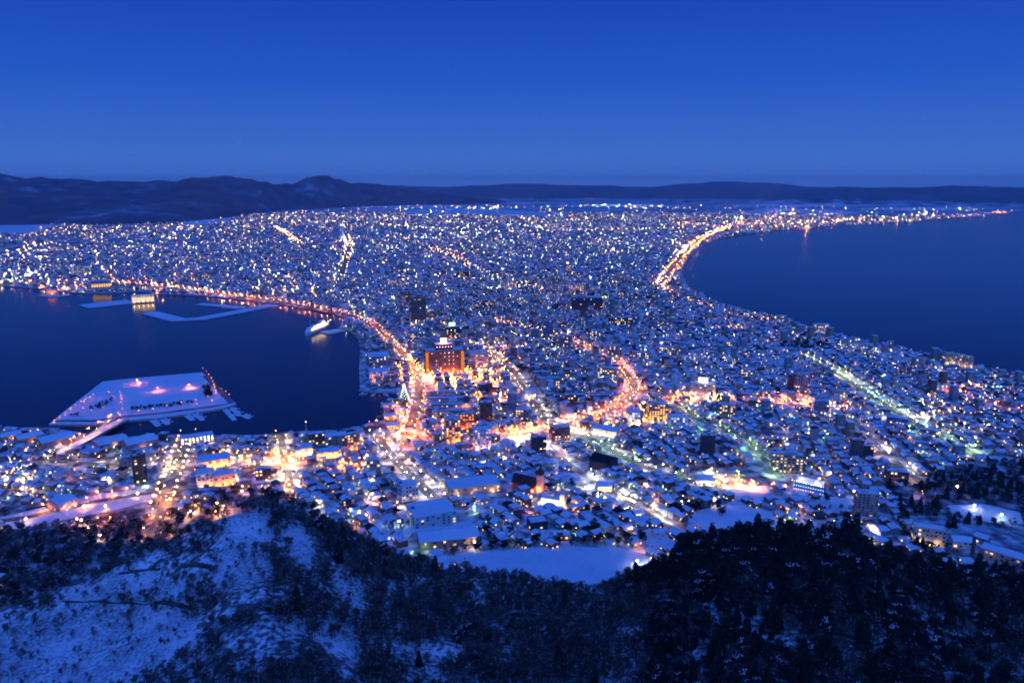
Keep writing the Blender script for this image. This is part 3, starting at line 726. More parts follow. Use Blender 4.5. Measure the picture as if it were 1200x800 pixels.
B('school_hall', 'pinkish walled hall with gabled snow roof beside the snowy lane', 'hall', 58, 90, 575, 600, 'pink', 1.3, .5, .1, top='gable', flood=('pink', 20, 2), anchor='the pinkish gabled hall')
for i, (a, b_, c, d_, lb) in enumerate(((0,24,503,516,'long snowy shed at the left edge of the near shore'),(20,50,503,520,'long snowy warehouse second from the left edge'),(46,86,504,524,'big snowy warehouse left of the causeway'),(112,150,508,524,'snow-covered terminal right of the causeway'),(146,184,506,528,'large snowy terminal hall between causeway and bright office'))):
    B('harbour_warehouse', lb, 'warehouse', a, b_, c, d_, 'tan' if i < 3 else 'grey', .8, .25, .1, 'amber', 2, 1, 6, top='gable', group='near shore warehouses', flood=('amber', 14, 1), anchor='the near shore warehouses' if i == 2 else None)
B('school_complex', 'large white school with a stepped flat snow roof below the tram street', 'school', 476, 536, 583, 619, 'white', .8, .25, .1, 'warm', 1.5, 4, 8, anchor='the large white school')
B('school_gym', 'school gymnasium with one broad smooth snow roof', 'gymnasium', 488, 562, 611, 643, 'tan', .5, .12, .06, 'warm', 1.5, 2, 6, top='gable', anchor='the school gymnasium')
B('school_wing', 'white block at the left kerb of the lower tram street', 'school', 466, 491, 560, 588, 'white', .8, .35, .15, 'warm', 1.6, 4, 5, anchor='the white block by the tram street')
B('depot_hall', 'long pale hall right of the lower tram street', 'hall', 520, 588, 556, 582, 'beige', .5, .2, .25, 'amber', 1.8, 2, 8, rooftop=False, flood=('warm', 14, 3), anchor='the long pale hall')
B('black_roofed_hall', 'big hall under a bare black roof without snow', 'hall', 690, 724, 531, 553, 'dark', .9, -.5, 0, top='black', anchor='the black-roofed hall')
B('greenhouse_hall', 'rounded snow-covered hall with lit front near the skating ground', 'hall', 814, 836, 557, 570, 'cream', .9, .2, .6, 'white', 3, 1, 4, top='arch', flood=('white', 20, 2), anchor='the rounded hall')
B('gallery_house', 'cream floodlit house with two gables above the white church', 'house', 697, 717, 561, 577, 'cream', .8, .2, .5, 'warm', 3, 2, 4, top='gable', flood=('warm', 14, 3), anchor='the floodlit two-gabled house')
B('villa', 'snow-roofed house with a square roof opening below the floodlit white church', 'house', 617, 642, 603, 622, 'dark', .8, .3, .1, anchor='the square-opening roof')
B('lodge', 'low snowy lodge at the back of the school field', 'house', 647, 667, 618, 634, 'tan', .6, .15, .2, 'amber', 2.5, 1, 3, top='gable')
for i, (a, b_, c, d_, wl, lb) in enumerate((
    (604,623,476,492,'grey','plain grey block below the market halls right of the station avenue'),(587,602,452,468,'beige','beige mid-rise beside the station avenue'),
    (640,656,440,452,'grey','grey block far inside the ring road'),(576,592,390,404,'grey','mid-rise at the head of the station avenue'),
    (560,578,352,364,'brown','brown block above the inland road'),(600,622,346,358,'cream','cream lit store of the far centre'),(536,552,318,326,'dark','dark tower beside the park avenue'),
    (740,760,410,421,'grey','grey block right of the ring road bend'),(770,790,404,416,'beige','beige block well right of the ring road'),(846,862,398,410,'beige','beige block toward the beach road'),
    (868,884,430,444,'cream','cream block above the crossing road'),(1040,1062,486,497,'blue','bluish block at the green avenue'),(1078,1100,500,512,'grey','grey low block right of the green avenue'),
    (430,446,535,552,'beige','beige block left of the upper tram street'),(300,318,545,562,'brown','brown block near the lower tower street'),(282,298,520,538,'grey','grey block right of the bright shore office'),
    (660,676,430,441,'brown','brown block left of the wide pale slab'),(590,606,330,340,'grey','grey block by the park avenue end'),(840,862,470,488,'tan','tan block under the crossing road'),
    (888,902,455,470,'pink','pinkish block above the crossing road'),(975,992,455,468,'cream','cream block right of the pinkish twin tower'),(612,628,455,468,'white','white floodlit block right of the station avenue'),
    (720,740,372,382,'brown','brown block above the ring road'),(690,708,385,396,'grey','grey block above the tall bend apartments'),(455,470,327,336,'grey','grey far block by the inland park avenue'),(230,250,318,330,'grey','pale block on the far side of the bay'),(110,130,322,334,'beige','factory block on the far shore of the bay'),
    (85,106,312,322,'cream','lit factory hall across the bay'),(340,358,300,308,'grey','far grey block left of the white tower avenue'))):
    B('office_building' if i % 2 else 'apartment_block', lb, 'office block' if i % 2 else 'apartment block', a, b_, c, d_, wl, .6, rnd.uniform(-.3,.3), .35, 'warm', 2.5, flood=('warm', 25, 1) if i in (5, 21, 27) else None)

# brown-roofed church with an orange floodlit tower
p = W(617, 572); t = empty('brick_church', tuple(p), -.55); tag(t, 'church with a dark brown roof and a floodlit orange bell tower', 'church')
mb = MB(); mb.box(-14,14,-7,7,-2,8,M['w_brick'],False); mb.build('wall', t)
mb = MB(); mb.gable(28,14,8,7,M['rust'],.8,.3); mb.build('roof', t)
mb = MB(); mb.box(14,20,-3,3,-2,20,M['w_cream'],False)
mb.add([(13.6,-3.4,20),(20.4,-3.4,20),(20.4,3.4,20),(13.6,3.4,20),(17,0,31)], [(0,1,4),(1,2,4),(2,3,4),(3,0,4)], M['rust']); mb.build('bell_tower', t)
mb = MB(); mb.tube((0,-7.05,3.5),(0,-7.35,3.5),2.1,2.1,E('orange',6),14); mb.build('round_window', t)
for q in ((17,-6),(11.5,-8),(22.5,-4)): floodlight(t, q[0], q[1], 1.5, 'orange', 260)
BLDG.append((p[0], p[1], 22, 30, 20, 0)); ANCHORS.append(('the brown-roofed church', 617, 560))
# white domed church
p = W(646, 590); t = empty('white_church', tuple(p), -.3); tag(t, 'white church with green onion cupolas, floodlit above the snowy houses', 'church')
mb = MB(); mb.box(-9,9,-6,6,-2,8,M['w_white'],False); mb.box(-4.5,4.5,-4.5,4.5,8,12,M['w_white']); mb.box(9,14,-3,3,-2,13,M['w_white'],False); mb.build('wall', t)
mb = MB(); mb.gable(18,12,8,2.5,M['snow'],.4,.2); mb.build('roof', t)
for (x, y, z, r) in ((0,0,12,2.2),(-3.5,-3.5,12,.9),(3.5,-3.5,12,.9),(-3.5,3.5,12,.9),(3.5,3.5,12,.9),(11.5,0,13,1.6)):
    mb = MB(); mb.tube((x,y,z),(x,y,z+r*1.2),r*.7,r*.7,M['w_white'],8); mb.ball((x,y,z+r*1.9),r,M['w_green'],10,6,1.1); mb.tube((x,y,z+r*2.8),(x,y,z+r*4.2),r*.25,.05,M['w_green'],5); mb.build('cupola', t)
for q in ((-9,-10),(0,-10),(9,-10),(16,-6),(-12,-4)): floodlight(t, q[0], q[1], 1.2, 'warm', 220)
BLDG.append((p[0], p[1], 18, 20, 14, 0)); ANCHORS.append(('the floodlit white church', 646, 578))
# blue-lit mansion
p = W(949, 573); t = empty('public_hall', tuple(p), -.6); tag(t, 'western style hall outlined in blue and white lights beside the skating ground', 'hall')
mb = MB(); mb.box(-14,14,-6,6,-2,9,M['w_blue'],False); mb.box(-15,-8,-8,6.2,-2,9.02,M['w_blue'],False); mb.box(8,15,-8,6.2,-2,9.02,M['w_blue'],False); mb.build('wall', t)
rb = MB(); rb.gable(28,12,9,3.5,M['snow'],.5,.3); rb.build('roof', t)
for z, kx in ((9.3,'white'),(4.8,'blue'),(.6,'violet')):
    for i in range(13):
        mb = MB(); mb.ball((-15+i*2.5, -8.3, z), .36, E(kx if i % 3 else 'blue', 14), 6, 4); mb.build('fairy_light', t)
for q in ((-8,-9.5),(8,-9.5)): floodlight(t, q[0], q[1], 11, 'white', 60, .7)
BLDG.append((p[0], p[1], 22, 30, 16, 0)); ANCHORS.append(('the blue-lit mansion', 949, 562))
# chimney in the woods
p = W(1139, 652); t = empty('brick_chimney', tuple(p)); tag(t, 'tall square dark chimney rising from the woods by the long school wing', 'chimney')
mb = MB(); mb.tube((0,0,-2),(0,0,20),1.9,1.3,M['stone'],10); mb.build('shaft', t); mb = MB(); mb.tube((0,0,20),(0,0,20.8),1.6,1.6,M['snow'],10); mb.build('cap', t)
BLDG.append((p[0], p[1], 6, 4, 4, 0))
# white lattice observation tower inland
p = W(402, 283); t = empty('observation_tower', tuple(p)); tag(t, 'bright white observation tower with a wide head far inland', 'tower')
mb = MB(); mb.tube((0,0,-2),(0,0,84),9,5,M['w_white'],8); mb.build('shaft', t)
mb = MB(); mb.tube((0,0,84),(0,0,90),5,13,M['w_white'],10); mb.tube((0,0,90),(0,0,98),13,12,E('white',1.6),10); mb.tube((0,0,98),(0,0,112),1,.3,M['steel'],5); mb.build('observation_deck', t)
for a in range(4): floodlight(t, 22*math.cos(a*1.57+.78), 22*math.sin(a*1.57+.78), 3, 'white', 160, 2.6)
ANCHORS.append(('the white observation tower', 402, 275))
# radio mast
for (x, yt, yb, lb) in ((663,296,312,'thin red-topped mast above the pink-lit tower'),(208,287,300,'thin mast with a red light across the bay'),(359,494,506,'pale pointed spire on the near shore roofs')):
    p = W(x, yb); D = math.hypot(p[0], p[1]); hg = CAMZ-D*tdep(x, yt)[1]-p[2]
    t = empty('lattice_mast' if yb < 400 else 'roof_spire', tuple(p)); tag(t, lb, 'mast')
    mb = MB(); s_ = max(.5, D*.0007)
    for q in ((-1,-1),(1,-1),(1,1),(-1,1)): mb.tube((q[0]*s_*1.8, q[1]*s_*1.8, 0), (0,0,hg), s_*.22, s_*.16, M['w_white'], 4)
    for i in range(1, 7):
        k = 1-i/7.; z = hg*i/7.; mb.box(-s_*1.8*k, s_*1.8*k, -s_*1.8*k, s_*1.8*k, z, z+s_*.3, M['w_white'])
    mb.build('lattice', t); mb = MB(); mb.ball((0,0,hg), s_*.9, E('red' if yb < 400 else 'warm', 12), 6, 4); mb.build('beacon', t)

#@@PART3
# ================================================================== harbour: island, piers, ship, boats
ISL = [(57,497),(75,482),(94,467),(120,447),(150,443.5),(237,436),(250,448),(277,473),(262,478),(250,480),(190,489),(147,493),(105,497)]
isl = prism('reclaimed_island', Wp(ISL, 3.0), -3, 3.0, M['snow'], M['concrete']); tag(isl, kind='structure')
def sub(name, pts, z, material, zt=.05):
    return tag(prism(name, Wp(pts, z), z-.2, z+zt, material, material), kind='structure')
ribbon('island_promenade', np.array(Wp([(66,493),(110,493),(147,488),(190,484),(250,476),(271,472),(258,458),(240,440)], 3.0)), 9, lambda x, y: 3.14, M['street'])
# causeway bridge
Qc = np.array(Wp([(70,531),(85,523),(100,515),(126,500),(145,491)], 6.0)); 
t = empty('causeway_bridge', (Qc[0][0], Qc[0][1], 0)); tag(t, 'snowy causeway bridge running from the shore to the island', 'bridge')
def strip_mb(Q, hw, z0, z1, m):
    T = np.gradient(Q, axis=0); T /= np.linalg.norm(T, axis=1)[:, None]; N = np.stack((-T[:, 1], T[:, 0]), 1); mb = MB()
    o = np.array(t.location[:2])
    for i in range(len(Q)-1):
        a, b_, c, d_ = Q[i]+N[i]*hw[1]-o, Q[i]+N[i]*hw[0]-o, Q[i+1]+N[i+1]*hw[0]-o, Q[i+1]+N[i+1]*hw[1]-o
        v = [(*q, z0) for q in (a, b_, c, d_)]+[(*q, z1) for q in (a, b_, c, d_)]
        mb.add(v, [(0,1,2,3),(7,6,5,4),(0,4,5,1),(2,6,7,3),(1,5,6,2),(3,7,4,0)], m)
    return mb
strip_mb(Qc, (-8, 8), 4.4, 5.6, M['snow']).build('deck', t)
for s_ in (-8.6, 8.2): strip_mb(Qc, (s_, s_+.4), 4.2, 6.8, M['concrete']).build('parapet', t)
for i in range(1, len(Qc)-1):
    for j in range(2):
        q = Qc[i]*(1-j*.5)+Qc[i+1]*j*.5-np.array(t.location[:2]); mb = MB(); mb.tube((q[0], q[1], -3), (q[0], q[1], 4.4), 1.2, 1.2, M['concrete'], 8); mb.build('pier_column', t)
def slab(name, pts, z, lab=None, cat=None, hgt=3.0):
    o = prism(name, Wp(pts, z), z-hgt, z, M['snow'], M['concrete'])
    if lab: tag(o, lab, cat)
    else: tag(o, kind='structure')
    return o
def line_poly(pts, w):
    Q = np.array(Wp(pts, 2.0)); T = np.gradient(Q, axis=0); T /= np.linalg.norm(T, axis=1)[:, None]; N = np.stack((-T[:, 1], T[:, 0]), 1)
    return [tuple(q) for q in Q+N*w/2]+[tuple(q) for q in (Q-N*w/2)[::-1]]
def breakwater(name, pts, w, lab):
    o = prism(name, line_poly(pts, w), -3, 2.2, M['snow'], M['concrete']); tag(o, lab, 'breakwater'); return o
breakwater('breakwater', [(175,366),(209,374.5),(236,373),(280,365),(320,357)], 42, 'long bent snowy breakwater in front of the far harbour')
breakwater('breakwater', [(233,356),(260,358),(283,361)], 30, 'short straight breakwater behind the long bent one')
breakwater('ferry_pier', [(98,359),(125,356),(154,353)], 80, 'snowy ferry pier with a lit terminal at its root')
breakwater('quay_arm', [(52,345),(66,347),(80,345)], 40, 'small quay arm with an orange beacon on the far shore')
breakwater('ship_pier', [(380,390),(397,387),(405,386)], 34, 'snowy pier where the white museum ship lies')
breakwater('inlet_quay', [(423,456),(445,458),(466,458)], 14, 'narrow quay along the inlet by the lit tree')
B2 = B
# terminal on ferry pier as its own building at quay level
def quay_building(name, label, cat, x0, x1, yt, yb, wall, fl, z=2.2):
    p = W(x0/2+x1/2, yb, z); D = math.hypot(p[0], p[1]); w = (x1-x0)*(p[1]*CT-(z-CAMZ)*ST)/FPX; hg = max(5, CAMZ-D*tdep((x0+x1)/2, yt)[1]-z)
    t = empty(name, tuple(p), -math.atan2(p[0], p[1])); tag(t, label, cat)
    mb = MB(); mb.box(-w/2, w/2, 0, w*.4, 0, hg, M['w_'+wall], False); mb.build('wall', t)
    mb = MB(); mb.box(-w/2-.5, w/2+.5, -.5, w*.4+.5, hg, hg+.5, M['snow']); mb.build('roof', t)
    for i in range(8):
        child('window', win_mesh(w*.08, hg*.3, fl[0], 1.6), t, (-w*.43+i*w*.122, -.1, hg*.4))
    for i in range(fl[2]): floodlight(t, (-.5+(i+.5)/fl[2])*w, -8, 4, fl[0], fl[1], 1.6)
    return t
quay_building('ferry_terminal', 'brightly lit ferry terminal on the far snowy pier', 'terminal', 156, 180, 346, 354, 'cream', ('warm', 14, 5))
quay_building('harbour_shed', 'lit shed on the small far quay arm', 'warehouse', 56, 66, 339, 345, 'beige', ('orange', 25, 1))
quay_building('silo_block', 'pale silo block on the far shore beside the lit pier', 'silo', 109, 129, 329, 341, 'grey', ('amber', 3, 1))

# museum ship
p0 = W(359, 393, 0); p1 = W(385, 382, 0); dv = p1-p0; Ls = float(np.hypot(dv[0], dv[1])); rz = math.atan2(dv[1], dv[0])
t = empty('museum_ship', tuple(((p0+p1)/2)[:2])+(0,), rz); tag(t, 'white floodlit museum ship moored at its snowy pier', 'ship')
mb = MB(); L2 = Ls/2; Bm = Ls*.075
st = [(-L2,.35,8.5),(-L2*.85,.8,7.5),(-L2*.5,1,7),(L2*.5,1,7),(L2*.85,.7,8),(L2,.06,9.5)]
v = []
for x, b_, z in st: v += [(x,-Bm*b_*.8,-1),(x,-Bm*b_,z),(x,Bm*b_,z),(x,Bm*b_*.8,-1)]
f = []
for i in range(5):
    a = i*4; f += [(a,a+1,a+5,a+4)[::-1],(a+1,a+2,a+6,a+5)[::-1],(a+2,a+3,a+7,a+6)[::-1]]
f += [(0,1,2,3)[::-1],(20,21,22,23)]
mb.add(v, f, M['hull']); mb.build('hull', t)
for i, (a, b_, z0, z1, kk) in enumerate(((-.8,.72,7.2,11,.85),(-.72,.62,11,14,.75),(-.3,.55,14,17,.6),(.25,.5,17,20,.5))):
    mb = MB(); mb.box(L2*a, L2*b_, -Bm*kk, Bm*kk, z0, z1, M['hull']); mb.box(L2*a, L2*b_, -Bm*kk-.05, -Bm*kk, z0+1, z0+2, E('warm', 5, False)); mb.build('deck_house', t)
mb = MB(); mb.tube((-L2*.15,0,17),(-L2*.2,0,27),3,2.6,M['w_brick'],10); mb.build('funnel', t)
for x in (-.6, .6): mb = MB(); mb.tube((L2*x,0,12),(L2*x,0,32),.4,.2,M['hull'],5); mb.build('mast', t)
for i in range(9):
    a = -.85+i*.21
    mb = MB(); mb.ball((L2*a, -Bm-2, 13+4*math.sin(i)), .9, E('warm', 12), 6, 4); mb.tube((L2*a, -Bm-2, 12+4*math.sin(i)), (L2*a, -Bm*.7, 12+4*math.sin(i)), .1, .1, M['steel'], 4); mb.build('deck_lamp', t)
ANCHORS.append(('the museum ship', 370, 385))
# small boats and pontoons near the island
def boat(x, y, L, rz, lab, lit=None):
    p = W(x, y, 0); t = empty('fishing_boat', (p[0], p[1], 0), rz); tag(t, lab, 'boat', 'boats moored in the harbour')
    mb = MB(); st = [(-.5,.8,.9),(-.2,1,.8),(.2,.95,.9),(.42,.5,1.2),(.5,.04,1.5)]; v = []; Bb = L*.14
    for a, b_, z in st: v += [(a*L,-Bb*b_*.6,-.4),(a*L,-Bb*b_,z),(a*L,Bb*b_,z),(a*L,Bb*b_*.6,-.4)]
    f = []
    for i in range(4):
        k = i*4; f += [(k,k+1,k+5,k+4)[::-1],(k+1,k+2,k+6,k+5)[::-1],(k+2,k+3,k+7,k+6)[::-1]]
    f.append((3,2,1,0)); mb.add(v, f, M['hull']); mb.build('hull', t)
    mb = MB(); mb.box(-.28*L,.05*L,-Bb*.6,Bb*.6,.9,2.9,M['hull']); mb.box(-.3*L,.07*L,-Bb*.7,Bb*.7,2.9,3.1,M['snow']); mb.build('cabin', t)
    mb = MB(); mb.tube((.1*L,0,.9),(.1*L,0,5.5),.09,.05,M['steel'],5); mb.build('mast', t)
PONT = [((216,484),(226,491),'left pontoon of the pair under the island road'),((226,483),(238,491),'right pontoon of the pair under the island road'),((262,477),(275,491),'long slanting pontoon at the island corner'),
        ((271,476),(281,486),'short slanting pontoon at the island corner'),((284,485),(292,489),'detached pontoon right of the island corner'),((178,491),(186,498),'left pontoon near the causeway foot'),((190,490),(197,496),'small pontoon right of the causeway foot')]
for i, (a, b_, lab) in enumerate(PONT):
    o = prism('floating_pontoon', line_poly([a, ((a[0]+b_[0])/2, (a[1]+b_[1])/2), b_], 7), -.3, .6, M['snow'], M['concrete']); tag(o, lab, 'pontoon', 'floating pontoons off the island')
    p = W(*a, 0); q = W(*b_, 0); rr = math.atan2(q[1]-p[1], q[0]-p[0])
    for j in range(2):
        f_ = .3+.4*j
        boat(a[0]+(b_[0]-a[0])*f_+3.2, a[1]+(b_[1]-a[1])*f_+.5, 11, rr+1.4, f'white boat {"at the head" if j == 0 else "near the end"} of the {lab}')
for i, (x, y, lb) in enumerate(((426,462,'white boat under the inlet quay, nearest open water'),(438,463,'second boat along the inlet quay'),(452,463,'third boat along the inlet quay'),(434,498,'dark-decked boat off the warehouse wharf'),(441,494,'boat tied to the warehouse wharf'))):
    boat(x, y, 14, rnd.uniform(0, 3), lb)
# lit tree at the inlet
p = W(474, 470); t = empty('giant_lit_tree', (p[0], p[1], h(p[0], p[1]))); tag(t, 'giant cone-shaped fir tree glowing green-white at the inlet', 'Christmas tree')
mb = MB(); mb.tube((0,0,-2),(0,0,4),.8,.8,M['bark'],6); mb.build('trunk', t)
mb = MB()
for i in range(9):
    z = 2+i*2.4; r_ = 7.2*(1-i/9.2)
    mb.tube((0,0,z),(0,0,z+3.6), r_, r_*.25, M['needle'], 12, False)
mb.build('crown', t)
for i in range(70):
    z = 2+i*.31; r_ = 7.6*(1-(z-2)/23.5)+.3; a = i*2.4
    mb = MB(); mb.ball((r_*math.cos(a), r_*math.sin(a), z+.6), .42, E('teal' if i % 3 == 0 else 'white', 9), 5, 3); mb.build('fairy_light', t)
mb = MB(); mb.ball((0,0,25.5), 1.0, E('white', 40), 6, 4); mb.build('star', t)
ANCHORS.append(('the giant lit tree', 474, 462))
ANCHORS += [('the island causeway', 108, 510), ('the slope avenue', 212, 535), ('the tram street', 478, 552), ('the inlet quay', 445, 458), ('the pine grove by the sea', 940, 407),
            ('the skating ground', 885, 580), ('the school field', 650, 662), ('the left snow clearing', 110, 720), ('the steep snow strip', 285, 650), ('the snowy lane', 100, 595),
            ('the island hedge', 190, 475), ('the woodland clearing', 1155, 602), ('the ring road', 735, 460), ('the south avenue', 1010, 460), ('the station avenue', 600, 440)]

# stone walls of the mountain tracks
def low_wall(pts, lab, hgt=2.2, th=1.2):
    P = [np.array(q) for q in Wp(pts)]; Q = []
    for a, b_ in zip(P[:-1], P[1:]):
        n = max(1, int(np.hypot(*(b_-a))/3))
        for j in range(n): Q.append(a+(b_-a)*j/n)
    Q.append(P[-1]); Q = np.array(Q); T = np.gradient(Q, axis=0); T /= np.linalg.norm(T, axis=1)[:, None]; N = np.stack((-T[:, 1], T[:, 0]), 1)
    c = Q.mean(0); cz = h(*c); t = empty('stone_wall', (c[0], c[1], cz)); tag(t, lab, 'wall')
    mb = MB(); n = len(Q); v = []
    for i in range(n):
        z = h(*Q[i])-cz; a = Q[i]+N[i]*th/2-c; b_ = Q[i]-N[i]*th/2-c; e = .3+.7*min(1, min(i, n-1-i)/6); hh = (hgt+.5*math.sin(i*.9)+.3*math.sin(i*2.3))*e
        v += [(a[0],a[1],z-1),(a[0],a[1],z+hh),(b_[0],b_[1],z+hh),(b_[0],b_[1],z-1)]
    f = []
    for i in range(n-1):
        k = i*4; f += [(k,k+1,k+5,k+4),(k+1,k+2,k+6,k+5),(k+2,k+3,k+7,k+6)]
    f += [(0,1,2,3),(4*n-1,4*n-2,4*n-3,4*n-4)]
    mb.add(v, f, M['stone']); mb.build('wall_face', t)
low_wall([(205,671),(212,665),(222,663),(240,664),(252,666)], 'curved dark retaining wall above the upper snow terrace', 3)
low_wall([(180,707),(195,707),(208,710),(218,712),(226,713)], 'straight dark retaining wall at the lower edge of the snow terrace', 3)
low_wall([(140,672),(158,670),(176,667),(188,667)], 'faint low wall left of the curved retaining wall', 1.6)
low_wall([(72,704),(110,705),(150,707),(178,707)], 'thin long fence wall dividing the upper and lower snow terraces', 1.0, .5)
low_wall([(272,722),(285,718),(300,712),(306,708)], 'short dark bank wall right of the snow terraces', 3)

#@@PART4
# ================================================================== houses of the town
def ang(p, q):
    a, b_ = Wp([p, q], 3); return math.atan2(b_[1]-a[1], b_[0]-a[0])
ZONES = [((60,560), ang((60,540),(200,548))), ((250,540), ang((60,540),(200,548))), ((420,560), ang((455,530),(505,580))), ((560,520), ang((455,530),(505,580))),
         ((700,590), ang((672,548),(760,602))), ((860,520), ang((825,495),(900,540))), ((1000,520), ang((1000,492),(1062,550))), ((1120,480), ang((1000,450),(1060,488))),
         ((1000,430), ang((1000,450),(1060,488))), ((850,430), ang((785,465),(955,476))+.15), ((650,450), ang((610,450),(641,497))), ((560,400), ang((545,405),(610,450))),
         ((700,360), ang((722,424),(640,391))), ((480,330), ang((440,384),(485,432))), ((600,300), ang((505,290),(600,331))), ((300,310), ang((407,300),(402,316))+.4),
         ((100,290), .35), ((420,280), ang((407,300),(402,316))), ((780,310), ang((778,328),(797,303))), ((880,380), ang((820,346),(920,376))), ((750,270), .2), ((200,260), .1), ((550,255), .6)]
ZP = np.array([W(a[0], a[1])[:2] for a, _ in ZONES]); ZA = np.array([a for _, a in ZONES])
seaX = Wp([(804,333)], 0)[0]
def zone_of(x, y):
    # nearest site measured in log-distance / bearing so far zones are large
    zr = np.stack((np.log(np.hypot(ZP[:, 0], ZP[:, 1])), np.arctan2(ZP[:, 0], ZP[:, 1])), 1)
    r = np.log(np.hypot(x, y)); a = np.arctan2(x, y)
    return np.argmin((r[:, None]-zr[:, 0])**2+(a[:, None]-zr[:, 1])**2, axis=1)
coast_closed = coast+[coast[0]]
all_c = [np.array(q) for q in coast]
def clean(x, y, margin=12):
    ok = on_land(x, y)
    ok &= seg_dist(x, y, coast_closed[:len(coast)]) > margin
    z = H(x, y); px, py = proj(x, y, z)
    for P in PARKS: ok &= ~in_poly(px, py, P)
    ok &= (px > -160) & (px < 1360) & (y > 200)
    return ok, px, py, z
LOTS = []     # x, y, angle, w, d, h, kind
def gen(Dmin, Dmax, lw, ld, street, blk, sizef):
    ang_idx = {}
    for zi in range(len(ZA)):
        a = ZA[zi]; c, s = math.cos(a), math.sin(a)
        # extent
        ext = Dmax*1.05
        bu = blk*lw+street; bv = 2*ld+street*.8
        nu = int(2*ext/bu)+1; nv = int(2*ext/bv)+1
        U = (np.arange(-nu//2, nu//2)*bu)[:, None]+((np.arange(blk)+.5)*lw)[None, :]; U = U.ravel()
        V = (np.arange(-nv//2, nv//2)*bv)[:, None]+np.array([ld*.5, ld*1.5])[None, :]; V = V.ravel()
        u, v = np.meshgrid(U, V); u = u.ravel(); v = v.ravel()
        x = u*c-v*s; y = u*s+v*c
        D = np.hypot(x, y); m = (D >= Dmin) & (D < Dmax) & (y > D*.70)
        x, y, u, v = x[m], y[m], u[m], v[m]
        if len(x) == 0: continue
        m = zone_of(x, y) == zi; x, y = x[m], y[m]
        if len(x) == 0: continue
        n = len(x)
        x = x+npr.normal(0, lw*.07, n); y = y+npr.normal(0, lw*.07, n)
        LOTS.append(np.stack((x, y, np.full(n, a)+npr.choice([0, math.pi/2], n, p=[.7, .3])+npr.normal(0, .04, n), np.full(n, lw), np.full(n, ld), np.full(n, sizef)), 1))
gen(480, 1500, 12.0, 13.5, 7.5, 5, 1.0)
gen(1500, 2600, 14.0, 15.5, 8.5, 5, 1.15)
gen(2600, 4200, 20, 20, 11, 4, 1.5)
gen(4200, 8200, 34, 30, 16, 4, 2.3)
LO = np.concatenate(LOTS); x, y = LO[:, 0], LO[:, 1]
ok, PX, PY, ZZ = clean(x, y)
for nm, (Q, wd, *_r) in road_w.items():
    ok &= seg_dist(x, y, [tuple(q) for q in Q[::2]]+[tuple(Q[-1])]) > wd/2+LO[:, 3]*.5+1.2
for (bx, by, br, bw, bd, brz) in BLDG:
    dx, dy = x-bx, y-by; c, s = math.cos(-brz), math.sin(-brz); lx = dx*c-dy*s; ly = dx*s+dy*c
    ok &= ~((np.abs(lx) < bw/2+LO[:, 3]*.62) & (np.abs(ly) < bd/2+LO[:, 4]*.62))
ok &= npr.random(len(x)) < np.where(np.hypot(x, y) > 5200, .55, np.where(np.hypot(x, y) > 3200, .8, .93))
# thin the far outskirts: fewer houses near the hills
ok &= ~((np.hypot(x, y) > 6000) & (npr.random(len(x)) < .35))
LO = LO[ok]; PX, PY, ZZ = PX[ok], PY[ok], ZZ[ok]
n = len(LO); x, y, a = LO[:, 0], LO[:, 1], LO[:, 2]; DD = np.hypot(x, y)
down = np.exp(-((PX-560)**2/170**2+(PY-440)**2/70**2))+.7*np.exp(-((PX-660)**2/120**2+(PY-350)**2/30**2))+.5*np.exp(-((PX-250)**2/100**2+(PY-530)**2/25**2))
flat = npr.random(n) < (.14+.45*down)
w = LO[:, 3]*npr.uniform(.62, .86, n); d = LO[:, 4]*npr.uniform(.55, .80, n)
hh = np.where(flat, npr.uniform(5, 9+9*down, n), npr.uniform(3.6, 6.4, n))*np.clip(LO[:, 5], 1, 1.25)
tone = npr.random(n); rtone = np.where(npr.random(n) < .08, npr.uniform(0, .3, n), npr.uniform(.5, 1, n))
tall = (npr.random(n) < .030+.16*down) & ((np.hypot(x, y) > 1350) | ((PX > 600) & (np.hypot(x, y) > 950))); flat = flat | tall; tone = np.where(tall, npr.choice([.2, .4, .58, .66, .92], n), tone)
hh = np.where(tall, npr.uniform(11, 26, n), hh)
w = np.where(tall, w*1.15, w)
rise = np.where(flat, .35, npr.uniform(1.1, 2.6, n)*np.clip(LO[:, 5], 1, 1.3))
scr = (PX > -10) & (PX < 1210) & (PY > 230) & (PY < 700)
# the 300 that show largest become things of their own
HV = BVHTree.FromPolygons([tuple(v) for v in np.stack((X, Y, Z), -1).reshape(-1, 3)], [tuple(q) for q in Qg]) if False else None
size = (w*hh)/DD**2*scr
hid = np.zeros(n, bool)
camv = np.array((0, 0, CAMZ))
for i in np.argsort(-size)[:900]:
    tx = np.linspace(.3, .985, 60); hx = H(x[i]*tx, y[i]*tx); lz = CAMZ+(ZZ[i]+hh[i]-CAMZ)*tx
    if (hx+6*(np.hypot(x[i]*tx, y[i]*tx) < 470) > lz).any(): hid[i] = True
size = np.where(hid, 0, size)
near = np.argsort(-size)[:290]; is_near = np.zeros(n, bool); is_near[near] = True

